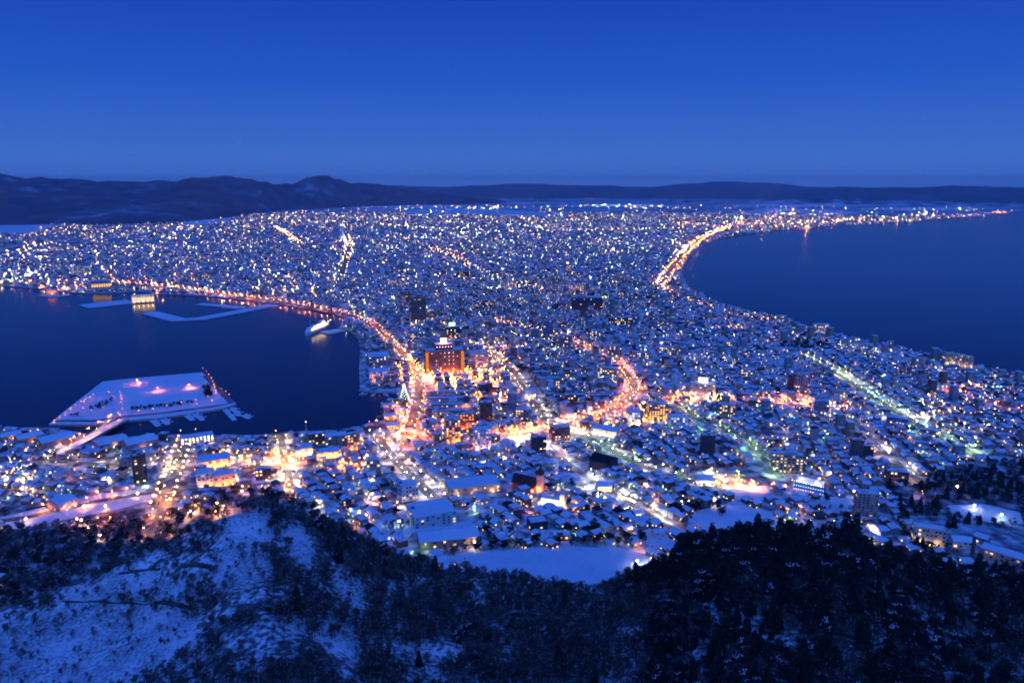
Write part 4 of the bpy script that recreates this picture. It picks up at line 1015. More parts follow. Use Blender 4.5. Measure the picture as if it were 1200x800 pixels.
ORD = ['nearest','second','third','fourth','fifth','sixth','seventh','eighth','ninth','tenth','eleventh','twelfth','thirteenth','fourteenth','fifteenth','sixteenth','seventeenth','eighteenth','nineteenth','twentieth']
def say(n): return ORD[n] if n < len(ORD) else f'{n+1}th'
def unique_labels(items, fmt):
    """items: (px, py, look); label = fmt(look, ordinal, relation, anchor), counted outward from the anchor among the same looks"""
    import collections
    slots = collections.defaultdict(list)
    for i, (px, py, look) in enumerate(items):
        best = min(ANCHORS, key=lambda q: (q[1]-px)**2+((q[2]-py)*1.5)**2)
        dx, dy = px-best[1], (py-best[2])*1.3
        if abs(dx) > abs(dy)*2: rel = 'right of' if dx > 0 else 'left of'
        elif abs(dy) > abs(dx)*2: rel = 'below' if dy > 0 else 'above'
        else: rel = ('below' if dy > 0 else 'above')+(' right of' if dx > 0 else ' left of')
        slots[(look, rel, best[0])].append((dx*dx+dy*dy, i))
    out = [None]*len(items)
    for (look, rel, an), L in slots.items():
        L.sort()
        for k, (_, i) in enumerate(L): out[i] = fmt(look, say(k), rel, an)
    return out

def bulk_houses(sel, name, label=None):
    ix = np.nonzero(sel)[0]; N = len(ix)
    c, s = np.cos(a[ix]), np.sin(a[ix]); W2, D2 = w[ix]/2, d[ix]/2; z0 = ZZ[ix]-2.5; z1 = ZZ[ix]+hh[ix]; zr = z1+rise[ix]
    fl = flat[ix]
    def P(lx, ly, z): return np.stack((x[ix]+lx*c-ly*s, y[ix]+lx*s+ly*c, z), -1)
    o = .55
    vs = [P(-W2,-D2,z0),P(W2,-D2,z0),P(W2,D2,z0),P(-W2,D2,z0),P(-W2,-D2,z1),P(W2,-D2,z1),P(W2,D2,z1),P(-W2,D2,z1)]
    ry = np.where(fl, D2*.999, 0); 
    # roof: eaves slightly proud; for flat roofs the 'ridge' is the far edge pair
    ze = z1-np.where(fl, -.05, o*rise[ix]/D2)
    vs += [P(-W2-o,-D2-o,ze),P(W2+o,-D2-o,ze),P(W2+o,D2+o,ze),P(-W2-o,D2+o,ze),P(-W2-o,0*W2,zr),P(W2+o,0*W2,zr)]
    V = np.stack(vs, 1).reshape(-1, 3); b_ = (np.arange(N)*14)[:, None]
    Qw = np.array([(0,1,5,4),(1,2,6,5),(2,3,7,6),(3,0,4,7)]); Qt = np.array([(5,6,13,-1),(7,4,12,-1)]); Qr = np.array([(8,9,13,12),(10,11,12,13)])
    def rep(Q):
        r_ = b_[:, :, None]+Q[None]; r_[..., 3] = np.where(Q[None, :, 3] < 0, -1, r_[..., 3]); return r_.reshape(-1, 4)
    F = [rep(Qw), rep(Qt), rep(Qr)]; mi = [np.zeros(4*N), np.zeros(2*N), np.ones(2*N)]; tn = [np.repeat(tone[ix], 4), np.repeat(tone[ix], 2), np.repeat(rtone[ix], 2)]
    # lit windows on the walls
    base = 14*N; wv = []; wq = []; wm2 = []
    pl = .20+.3*down[ix]+.25*tall[ix]
    for side in range(4):
        for k in range(2):
            on = np.nonzero(npr.random(N) < pl)[0]
            if len(on) == 0: continue
            t_ = npr.uniform(-.6, .6, len(on)); sz = npr.uniform(.5, 1.1, len(on))*np.maximum(1, DD[ix][on]/1800); zc = z0[on]+2.5+1.0+(hh[ix][on]-2.4)*(k if True else 0)*.8; sh = np.minimum(.75*np.maximum(1, DD[ix][on]/2500), hh[ix][on]*.3)
            if side == 0: l0, l1 = (t_*W2[on]-sz, -D2[on]-.05), (t_*W2[on]+sz, -D2[on]-.05)
            elif side == 1: l0, l1 = (W2[on]+.05, t_*D2[on]-sz), (W2[on]+.05, t_*D2[on]+sz)
            elif side == 2: l0, l1 = (t_*W2[on]+sz, D2[on]+.05), (t_*W2[on]-sz, D2[on]+.05)
            else: l0, l1 = (-W2[on]-.05, t_*D2[on]+sz), (-W2[on]-.05, t_*D2[on]-sz)
            cc, ss = c[on], s[on]
            def PP(l, z): return np.stack((x[ix][on]+l[0]*cc-l[1]*ss, y[ix][on]+l[0]*ss+l[1]*cc, z), -1)
            q = np.stack((PP(l0, zc), PP(l1, zc), PP(l1, zc+2*sh), PP(l0, zc+2*sh)), 1).reshape(-1, 3)
            wv.append(q); m_ = len(on); wq.append(base+np.arange(4*m_).reshape(m_, 4)); base += 4*m_
            wm2.append(2+npr.choice(5, m_, p=[.42, .2, .14, .14, .10]))
    V = np.concatenate([V]+wv); F = np.concatenate(F+wq); mi = np.concatenate(mi+wm2); tn = np.concatenate(tn+[np.zeros(len(q)) for q in wq])
    me = np_mesh(name, V, F, mi, [M['town'], M['townroof'], E('warm', 2.2, False), E('white', 2.6, False), E('green', 1.8, False), E('orange', 2.6, False), E('amber', 4.5, False)], tn)
    o_ = link(bpy.data.objects.new(name, me)); return o_
town = bulk_houses(~is_near, 'town_houses'); tag(town, kind='stuff')
town['label'] = 'thousands of snow-roofed houses of the town spreading to the hills'

WN = list(WALLC); looks = []
hitems = []; hobjs = []
for i in near:
    wk = WN[int(tone[i]*10.99)]
    kind = 'flat-roofed' if flat[i] else 'gabled'
    dark = rtone[i] < .3
    t = empty('town_house', (x[i], y[i], ZZ[i]), a[i])
    W_, D_, Hh, Rs = w[i], d[i], hh[i], rise[i]
    mb = MB(); mb.box(-W_/2, W_/2, -D_/2, D_/2, -3, Hh, M['w_'+wk], False)
    if not flat[i]:
        mb.add([(-W_/2,-D_/2,Hh),(-W_/2,D_/2,Hh),(-W_/2,0,Hh+Rs)], [(0,2,1)], M['w_'+wk]); mb.add([(W_/2,-D_/2,Hh),(W_/2,D_/2,Hh),(W_/2,0,Hh+Rs)], [(0,1,2)], M['w_'+wk])
    if npr.random() < .4: mb.box(-W_*.2, W_*.25, -D_/2-1.8, -D_/2, -3, Hh*.5, M['w_'+wk], False); mb.box(-W_*.22, W_*.27, -D_/2-2.0, -D_/2, Hh*.5, Hh*.5+.25, M['roofsnow'])
    mb.build('wall', t)
    rm = M['black'] if dark else M['roofsnow']
    rb = MB()
    if flat[i]: rb.box(-W_/2-.15, W_/2+.15, -D_/2-.15, D_/2+.15, Hh, Hh+.35, rm)
    else: rb.gable(W_, D_, Hh, Rs, rm, .6, .25)
    roof = rb.build('roof', t)
    if npr.random() < .55:
        cb = MB(); qx = W_*npr.uniform(-.3, .3); cb.box(qx-.35, qx+.35, -.35+D_*.15, .35+D_*.15, Hh, Hh+Rs+1.1, M['w_grey']); cb.box(qx-.42, qx+.42, -.42+D_*.15, .42+D_*.15, Hh+Rs+1.1, Hh+Rs+1.25, M['snow']); cb.build('chimney', roof)
    for fl_ in range(2):
        for k in (-.28, .28):
            for sd_ in (0, 1):
                on = npr.random() < .22
                if not on and npr.random() < .5: continue
                me = win_mesh(1.5, 1.1, rnd.choice(['warm','warm','amber','white','green']), 2.2 if on else 0)
                zz = .9+fl_*2.7
                if zz+1.2 > Hh: continue
                if sd_ == 0:
                    # long side nearest the viewer
                    front = math.cos(a[i])*y[i]-math.sin(a[i])*x[i] > 0
                    child('window', me, t, (k*W_, (-D_/2-.03 if front else D_/2+.03), zz), 0 if front else math.pi)
                else:
                    front = math.cos(a[i])*x[i]+math.sin(a[i])*y[i] > 0
                    child('window', me, t, ((-W_/2-.03 if front else W_/2+.03), k*D_, zz), -math.pi/2 if front else math.pi/2)
    hitems.append((PX[i], PY[i], ('dark-roofed' if dark else 'snowy')+' '+kind)); hobjs.append(t)
for o, lb in zip(hobjs, unique_labels(hitems, lambda lk, od, rel, an: f'{lk} house, {od} {rel} {an}')):
    tag(o, lb, 'house', 'small houses of the near town')

# ================================================================== street lamps and town lights
LAMPS = []   # x, y, colour, L, height, r
for nm, (Q, wd, c, sp, sides) in road_w.items():
    seg = np.hypot(*np.diff(Q, axis=0).T); cum = np.concatenate(([0], np.cumsum(seg))); tot = cum[-1]
    T = np.gradient(Q, axis=0); T /= np.linalg.norm(T, axis=1)[:, None]; N = np.stack((-T[:, 1], T[:, 0]), 1)
    k = 0; s0 = sp*.4
    Ls = {'ring_road': 95, 'harbour_road': 75, 'shore_road': 90, 'north_road': 80, 'crossing_road': 80, 'market_street': 70, 'slope_avenue': 60, 'tram_street': 11, 'station_avenue': 24, 'south_tram_street': 14, 'warehouse_quay': 15, 'bay_street': 12, 'slope_avenue': 16, 'hill_avenue': 30, 'park_avenue': 40, 'east_avenue': 20}.get(nm, 40)
    while s0 < tot:
        p = np.array([np.interp(s0, cum, Q[:, 0]), np.interp(s0, cum, Q[:, 1])]); nn = np.array([np.interp(s0, cum, N[:, 0]), np.interp(s0, cum, N[:, 1])])
        for sd_ in ((1, -1) if sides == 2 else ((1,) if k % 2 else (-1,))):
            q = p+nn*sd_*(wd/2+.8+(abs(rnd.gauss(0, 9)) if nm in ('shore_road', 'hill_avenue', 'park_avenue') else 0))
            LAMPS.append([q[0], q[1], c if rnd.random() < .85 else rnd.choice(['warm','white']), Ls*60*rnd.uniform(.5, 1.5), 8.5, .5, nm])
        s0 += sp; k += 1
n_road = len(LAMPS)
# minor lamps over the whole town
def minor(Dmin, Dmax, step, prob, L0, r0):
    m = int(1.4*(Dmax**2-Dmin**2)/2/step**2*prob)
    D = np.sqrt(npr.uniform(Dmin**2, Dmax**2, m)); A_ = npr.uniform(-.70, .70, m)
    xx, yy = D*np.sin(A_), D*np.cos(A_); ok, px, py, z = clean(xx, yy, 8)
    for X_, Y_, px_, py_ in zip(xx[ok], yy[ok], px[ok], py[ok]):
        r_ = rnd.random()
        left = px_ < 420 and py_ < 345
        if left: c = 'amber' if r_ < .32 else 'yellow' if r_ < .44 else 'warm' if r_ < .66 else 'green' if r_ < .82 else 'white' if r_ < .93 else 'orange'
        else: c = 'green' if r_ < .28 else 'warm' if r_ < .52 else 'white' if r_ < (.70 if Dmin < 2000 else .60) else 'yellow' if r_ < (.72 if Dmin < 2000 else .69) else 'amber' if r_ < .89 else 'teal' if r_ < .92 else 'orange' if r_ < .97 else rnd.choice(['red','pink','violet'])
        Lz = L0*math.exp(rnd.gauss(-.5, .95))
        LAMPS.append([X_, Y_, c, min(Lz, L0*6), 6.5, r0, 'side'])
minor(540, 1000, 25, .85, 800, .34)
minor(1000, 1700, 29, .85, 900, .40)
minor(1700, 2800, 38, .9, 1100, .5)
minor(2800, 4500, 54, .9, 1200, .8)
minor(4500, 7500, 92, .9, 1500, 1.2)
minor(7500, 10800, 200, .6, 1200, 1.6)
# denser clusters seen in the photograph: px, py, spread, count, colour, L
CL = [((20,298),(40,14),70,'warm',160),((25,322),(35,8),45,'green',120),((60,338),(50,3),14,'amber',120),((100,290),(60,14),40,'amber',120),((170,300),(60,14),40,'warm',90),((330,340),(60,6),40,'amber',70),((420,350),(40,10),40,'warm',60),((60,270),(40,6),16,'amber',45),((140,272),(60,8),35,'amber',55),((200,275),(40,8),30,'warm',60),((250,270),(40,6),20,'warm',50),
      ((100,315),(40,8),30,'warm',60),((210,325),(70,8),60,'orange',45),((300,320),(60,12),60,'warm',45),((270,262),(50,6),25,'amber',40),((340,255),(50,8),35,'amber',40),((395,255),(40,10),35,'warm',45),
      ((560,243),(40,1.6),24,'warm',55),((712,241),(35,2),24,'green',55),((770,243),(20,2),14,'warm',50),((630,265),(60,6),35,'warm',50),((570,270),(60,8),35,'white',50),((520,250),(50,5),20,'green',40),
      ((720,268),(50,5),30,'warm',50),((800,262),(30,5),40,'orange',60),((826,254),(10,2),12,'amber',90),((795,290),(12,12),40,'warm',70),((870,261),(22,3),26,'amber',70),((950,261),(30,2),30,'amber',90),((880,263),(50,3),50,'orange',120),((1000,257),(70,3),40,'orange',90),((1110,252),(60,2),24,'orange',80),
      ((945,251),(35,2),22,'yellow',50),((1040,255),(40,3),22,'green',45),((1100,255),(30,2),18,'warm',45),((1170,249),(12,2),14,'orange',55),((1080,245),(60,2),12,'green',35),
      ((620,340),(45,10),60,'warm',45),((500,320),(40,10),35,'amber',40),((530,300),(25,6),20,'orange',40),((660,355),(40,8),30,'amber',50),((720,350),(30,6),20,'green',45),((580,345),(40,8),30,'warm',45),
      ((480,428),(16,16),50,'orange',50),((512,445),(40,4),36,'orange',65),((555,445),(34,10),60,'orange',65),((580,470),(26,14),36,'orange',70),((540,400),(30,12),24,'orange',60),((500,378),(30,8),20,'amber',60),((480,510),(30,8),16,'orange',35),((590,415),(24,14),30,'orange',70),((610,508),(24,8),24,'orange',80),((560,520),(30,12),16,'orange',50),((700,490),(34,5),20,'orange',50),((300,545),(60,14),26,'orange',60),((425,520),(24,10),12,'orange',40),((825,468),(40,4),26,'orange',80),((920,474),(34,3),20,'orange',80),((540,445),(40,9),60,'orange',60),((570,430),(20,14),30,'amber',55),((600,400),(30,12),25,'warm',45),((530,500),(25,12),20,'orange',50),((468,492),(14,10),24,'orange',50),
      ((410,545),(50,10),24,'orange',35),((290,535),(30,12),16,'amber',50),((330,540),(20,12),12,'amber',45),((190,545),(20,12),6,'warm',50),((20,560),(30,12),16,'white',30),((20,580),(20,10),8,'warm',22),
      ((620,520),(18,8),14,'pink',40),((760,485),(20,8),16,'amber',50),((820,470),(25,6),18,'yellow',45),((690,505),(30,5),10,'warm',25),((885,571),(22,3),10,'orange',34),((850,566),(20,4),10,'amber',50),
      ((850,385),(22,4),14,'orange',50),((835,375),(12,4),8,'red',30),((1130,455),(30,4),16,'orange',55),((1165,457),(10,1),7,'teal',45),((930,465),(30,5),14,'orange',50),((860,556),(30,5),7,'green',25),
      ((980,480),(30,10),14,'white',45),((1085,475),(40,10),16,'warm',45),((1120,500),(40,10),12,'warm',40),((320,575),(40,10),12,'amber',35),((120,600),(70,20),8,'orange',45),((230,600),(35,20),7,'amber',45),((195,612),(8,20),5,'amber',40),
      ((940,572),(18,4),8,'pink',40),((700,570),(20,10),6,'white',16),((760,590),(30,15),8,'white',14),((1080,584),(12,2),3,'amber',5)]
for (cx, cy), (sx, sy), nn_, c, Lc in CL:
    for _ in range(nn_):
        px_, py_ = rnd.gauss(cx, sx*.6), rnd.gauss(cy, sy*.6); py_ = max(py_, 239.5)
        p = W(px_, py_)
        if not on_land(p[0:1], p[1:2])[0]: continue
        D = math.hypot(p[0], p[1])
        LAMPS.append([p[0], p[1], c if rnd.random() < .75 else rnd.choice(['amber','orange','warm'] if c in ('orange','amber') else ['warm','green','amber','white']), Lc*math.exp(rnd.gauss(0, .9))*45, 6.5, max(.45, D*.00035), 'side'])
for (a0, b0, P_) in ((945,267.5,90000),(818,291,12000),(948,267,80000),(893,271,6000),(190,343,6000),(294,352,6000)):
    p = W(a0, b0, 3.0); LAMPS.append([p[0], p[1], 'orange', P_, 12, 1.5, 'side'])
# island and lane lamps, placed one by one as seen
ISO = [(238,435.5),(242,439),(245,443),(248,447),(250,451),(251,455),(252,458),(253,462),(253,465),(260,460),(265,463),(269,467),(244,469),(249,474),(230,473),(231,478),(213,476),(196,480),(180,484),(163,486),
       (144,484),(139,489),(122,482),(108,486),(98,483),(84,483),(99,475),(106,470),(110,467),(128,464),(141,464),(142,468),(143,472),(142,476)]
for (a0, b0) in ISO:
    p = W(a0, b0, 3.0); LAMPS.append([p[0], p[1], 'orange', 120, 7, .42, 'island', 3.0])
for (a0, b0) in ((128,493),(116,500),(105,507),(94,514),(83,520),(72,526),(77,532)):
    p = W(a0, b0, 5.6); LAMPS.append([p[0], p[1], 'orange', 900, 7, .42, 'causeway', 5.6])
for (a0, b0, c) in ((30,613,'amber'),(60,594,'orange'),(100,598,'orange'),(114,581,'orange'),(163,583,'amber'),(92,613,'orange'),(96,615,'amber'),(104,624,'amber'),(118,632,'amber'),(125,598,'amber'),(223,604,'white'),(254,595,'amber'),(283,580,'pink'),
                    (1121,575,'white'),(1142,597,'white'),(1172,608,'green'),(746,664,'white'),(555,641,'warm'),(507,642,'warm'),(473,634,'green'),(467,616,'green'),(429,608,'pink'),(1127,665,'yellow'),(1141,665,'yellow'),(347,571,'white')):
    p = W(a0, b0); LAMPS.append([p[0], p[1], c, 1300, 5, .35, 'path'])
for (a0, b0) in ((161,449.5),(185,458.5),(222,455)):
    p = W(a0, b0, 3.0); LAMPS.append([p[0], p[1], 'orange', 5000, 6.5, .3, 'island', 3.0])
for j in range(7):
    p = W(64+j*6.2, 494.5-j*4.5, 3.0); LAMPS.append([p[0], p[1], 'orange', 150, 3, .35, 'island', 3.0])
print('lamps', len(LAMPS), 'houses', n)
LX = np.array([q[0] for q in LAMPS]); LY = np.array([q[1] for q in LAMPS]); LD = np.hypot(LX, LY)
LZ = H(LX, LY)
for i, q in enumerate(LAMPS):
    if len(q) > 7: LZ[i] = q[7]
lpx, lpy = proj(LX, LY, LZ+6)
# not inside buildings
okl = LD > np.interp(np.arctan2(LX, LY), SA, SD)+95
for (bx, by, br, bw, bd, brz) in BLDG:
    dx, dy = LX-bx, LY-by; c, s = math.cos(-brz), math.sin(-brz); okl &= ~((np.abs(dx*c-dy*s) < bw/2+.6) & (np.abs(dx*s+dy*c) < bd/2+.6))
vis = (lpx > 0) & (lpx < 1200) & (lpy < 700) & okl
big = np.where(vis & (LD < 1500), 1.0/LD*np.array([1.25 if q[6] != 'side' else 1 for q in LAMPS]), 0)
for i in np.argsort(-big)[:700]:
    tx = np.linspace(.3, .985, 50)
    if (H(LX[i]*tx, LY[i]*tx)+6*(np.hypot(LX[i], LY[i])*tx < 470) > CAMZ+(LZ[i]+7-CAMZ)*tx).any(): big[i] = 0
nearl = np.argsort(-big)[:290]; isnl = np.zeros(len(LAMPS), bool); isnl[nearl] = True
post_me = {}
def VL(P): return 7 if P <= 300 else 14 if P <= 700 else 28 if P <= 1500 else 55 if P <= 3500 else 100 if P <= 7000 else 150
def lamp_meshes(c, Lq, hg, r_, vm=1):
    k = (c, Lq, hg, r_, vm)
    if k not in post_me:
        mb = MB(); mb.tube((0,0,-.5),(0,0,hg),.11,.07,M['steel'],5); mb.tube((0,0,hg),(0,-.9,hg+.25),.06,.05,M['steel'],4)
        hb = MB(); hb.ball((0,-.9,hg+.15), min(r_, .42) if vm < 5 else .7, E(c, VL(Lq)*vm, False), 7, 4, .8); hb.add([(.42*math.cos(q*math.pi/4), -.9-.42*math.sin(q*math.pi/4), hg-.2) for q in range(8)], [tuple(range(8))], ED(c, Lq))
        post_me[k] = (mb.mesh('post'), hb.mesh('lamp_head'))
    return post_me[k]
items = []; objs = []
cname = {'orange': 'orange','amber':'amber','warm':'warm white','white':'white','green':'greenish','teal':'teal','pink':'pinkish','red':'red','blue':'blue','violet':'violet','yellow':'yellow'}
for i in nearl:
    q = LAMPS[i]; Lq = float(min((120, 250, 500, 1000, 2200, 5000, 12000), key=lambda v: abs(v-q[3])))
    pm, hm = lamp_meshes(q[2], Lq, q[4], q[5], 5 if q[6] in ('island', 'causeway', 'path', 'slope_avenue') else 4 if q[6] != 'side' and q[6] in ('harbour_road', 'tram_street', 'slope_avenue', 'market_street', 'station_avenue', 'south_tram_street') else 1)
    t = empty('street_lamp', (q[0], q[1], LZ[i]), rnd.uniform(0, 6.28)); child('post', pm, t); child('lamp_head', hm, t)
    items.append((lpx[i], lpy[i], cname[q[2]])); objs.append(t)
for o, lb in zip(objs, unique_labels(items, lambda lk, od, rel, an: f'{lk} street lamp, {od} {rel} {an}')):
    tag(o, lb, 'street lamp', 'street lamps of the town')
# the remaining lights, one mass
far = np.nonzero(~isnl & okl & (LD < 1.3e4))[0]
octv = np.array([(1,0,0),(-1,0,0),(0,1,0),(0,-1,0),(0,0,1),(0,0,-1)], float); octf = np.array([(0,2,4,-1),(2,1,4,-1),(1,3,4,-1),(3,0,4,-1),(2,0,5,-1),(1,2,5,-1),(3,1,5,-1),(0,3,5,-1)])
levels = [120, 250, 500, 1000, 2200, 5000, 12000, 90000]; mats = [M['steel']]; mkey = {}
V = []; F = []; MI = []; b_ = 0
for i in far:
    q = LAMPS[i]; Lq = min(levels, key=lambda v: abs(math.log(v/q[3]))); k = (q[2], Lq)
    vs_ = VL(Lq)*(1 if LD[i] < 2200 else rnd.choice((.4,.4,.8,.8,1.4,2.5,5) if LD[i] < 4800 else (.12,.2,.3,.45,.7,1.2,2.6)) if q[6] == 'side' else 1.3)
    k = (q[2], Lq, vs_)
    if k not in mkey: mkey[k] = len(mats); mats += [E(q[2], vs_, False), ED(q[2], Lq)]
    r_ = max(min(q[5], .4), LD[i]*.00023)*rnd.uniform(.7, 1.4)*(1 if q[6] not in ('island', 'causeway') else 1.7)
    zt = LZ[i]+max(q[4], r_*1.5)
    V.append(octv*r_+np.array((LX[i], LY[i], zt))); F.append(np.where(octf < 0, -1, octf+b_)); MI += [mkey[k]]*8; b_ += 6
    rp = max(.42, r_*.6); zp = zt-r_-.15; V.append(np.array([(LX[i]+rp, LY[i], zp), (LX[i], LY[i]-rp, zp), (LX[i]-rp, LY[i], zp), (LX[i], LY[i]+rp, zp)])); F.append(np.array([(0,1,2,3)])+b_); MI += [mkey[k]+1]; b_ += 4
    if LD[i] < 2200:
        e = .1; bx = np.array([(-e,-e,LZ[i]-LZ[i]-.5),(e,-e,-.5),(e,e,-.5),(-e,e,-.5),(-e,-e,zt-LZ[i]-r_),(e,-e,zt-LZ[i]-r_),(e,e,zt-LZ[i]-r_),(-e,e,zt-LZ[i]-r_)])+np.array((LX[i], LY[i], LZ[i]))
        V.append(bx); F.append(np.array([(0,1,5,4),(1,2,6,5),(2,3,7,6),(3,0,4,7)])+b_); MI += [0]*4; b_ += 8
me = np_mesh('town_lights', np.concatenate(V), np.concatenate(F), MI, mats)
o = link(bpy.data.objects.new('town_lights', me)); tag(o, kind='stuff'); o['label'] = 'countless small lamps and lit signs across the distant town'

#@@PART5
# ================================================================== trees
def bare_tree(seed, Ht=9.0, dens=1.0, snow=.12, mt='twig'):
    r_ = random.Random(seed); tr = MB(); cr = MB()
    tr.tube((0,0,-1), (.1,.1,Ht*.45), .22, .13, M['bark'], 5, False); tr.tube((.1,.1,Ht*.45), (.0,.2,Ht*.8), .13, .05, M['bark'], 4, False)
    def blade(p, q, wd, m):
        d_ = (q-p); sd_ = d_.cross(Vector((r_.uniform(-1,1), r_.uniform(-1,1), r_.uniform(-1,1))))
        if sd_.length < 1e-5: return
        sd_.normalize(); cr.add([p-sd_*wd, p+sd_*wd, q], [(0,1,2)], m)
    for i in range(int(13*dens)):
        z = Ht*r_.uniform(.22, .78); an = r_.uniform(0, 6.28); up = r_.uniform(.5, 1.1); L = (Ht*.42)*(1.15-z/Ht)
        p = Vector((.08, .08, z)); dr = Vector((math.cos(an), math.sin(an), up)).normalized(); q = p+dr*L
        cr.tube(p, q, .075, .025, M['bark'], 3, False)
        for j in range(7):
            f = r_.uniform(.3, 1.0); pp = p.lerp(q, f); d2 = (dr+Vector((r_.uniform(-1,1), r_.uniform(-1,1), r_.uniform(-.4,.8)))).normalized(); qq = pp+d2*r_.uniform(.9, 2.1)
            blade(pp, qq, .05, M[mt])
            for _ in range(7):
                p3 = pp.lerp(qq, r_.uniform(.25, 1)); d3 = (d2+Vector((r_.uniform(-1,1), r_.uniform(-1,1), r_.uniform(-.5,.8)))).normalized()
                blade(p3, p3+d3*r_.uniform(.7, 1.5), .07, M[mt])
            if r_.random() < snow*1.6: blade(pp+Vector((0,0,.05)), qq+Vector((0,0,.06)), .10, M['snow'])
    return tr.mesh('trunk'), cr.mesh('crown')
def conifer(seed, Ht=13.0, snow=.10):
    r_ = random.Random(seed); tr = MB(); cr = MB()
    tr.tube((0,0,-1), (0,0,Ht*.96), .26, .05, M['bark'], 6, False)
    nl = 15
    for i in range(nl):
        z = Ht*(.10+.88*i/nl); R_ = (Ht*.25)*(1-i/nl)**.6*r_.uniform(.75,1.15)+.35; nb = int(15-6*i/nl)
        for j in range(nb):
            an = 6.28*j/nb+r_.uniform(-.3, .3); L = R_*r_.uniform(.65, 1.15); z0 = z+r_.uniform(-.3,.3)
            ca, sa = math.cos(an), math.sin(an); dr = .42*L
            tip = Vector((ca*L, sa*L, z0-dr)); root = Vector((0,0,z0+.25))
            mid = root.lerp(tip, .55)+Vector((0,0,.12)); sw = Vector((-sa, ca, 0))*L*.27
            m_ = M['needle']
            cr.add([root, mid-sw, tip, mid+sw], [(0,1,2,3)], m_)
            # hanging sprays
            cr.add([mid-sw, mid-sw*.2+Vector((0,0,-.55)), tip+Vector((0,0,-.3))], [(0,1,2)], m_)
            cr.add([mid+sw, mid+sw*.2+Vector((0,0,-.6)), tip+Vector((0,0,-.25))], [(0,1,2)], m_)
            if r_.random() < snow:
                c0 = mid.lerp(tip, r_.uniform(0,.6))+Vector((0,0,.09)); k = r_.uniform(.2,.5)
                cr.add([c0-sw*k, c0+(tip-mid)*.35*k, c0+sw*k, c0-(tip-mid)*.35*k], [(0,1,2,3)], M['snow'])
    return tr.mesh('trunk'), cr.mesh('crown')
def round_pine(seed, Ht=10.0, snow=.05):
    r_ = random.Random(seed); tr = MB(); cr = MB()
    tr.tube((0,0,-1), (.3,.2,Ht*.7), .28, .12, M['bark'], 6, False)
    for b_ in range(9):
        c = Vector((r_.uniform(-2.2,2.2), r_.uniform(-2.2,2.2), Ht*r_.uniform(.45,.9))); rr = r_.uniform(1.2, 2.1)
        tr.tube((.2,.1,Ht*.45), c, .08, .04, M['bark'], 3, False)
        for k in range(75):
            d_ = Vector((r_.gauss(0,1), r_.gauss(0,1), r_.gauss(0,.7))).normalized(); p = c+d_*rr*r_.uniform(.55, 1.05)
            s1 = Vector((r_.uniform(-1,1), r_.uniform(-1,1), r_.uniform(-.6,.6))).normalized()*r_.uniform(.25,.6); s2 = d_.cross(s1).normalized()*r_.uniform(.2,.45)
            cr.add([p-s1, p+s2, p+s1, p-s2*.6], [(0,1,2,3)], M['needle'])
        if r_.random() < snow*8: [cr.add([c+Vector((ox-.25,oy,rr*.93+.05)), c+Vector((ox,oy-.16,rr*.9)), c+Vector((ox+.28,oy,rr*.95)), c+Vector((ox,oy+.2,rr+.05))], [(0,1,2,3)], M['snow']) for ox, oy in [(r_.uniform(-.9,.9), r_.uniform(-.9,.9)) for _ in range(7)]]
    return tr.mesh('trunk'), cr.mesh('crown')
BT = [bare_tree(i, 7.5+i*.8, 1.15, .16, 'twig' if i % 2 else 'twig2') for i in range(5)]
CT_ = [conifer(20+i, 12+i*1.6, (.0,.03,.16,.08)[i]) for i in range(4)]
RT = [round_pine(40+i, 9+i, (.0,.02,.09)[i]) for i in range(3)]
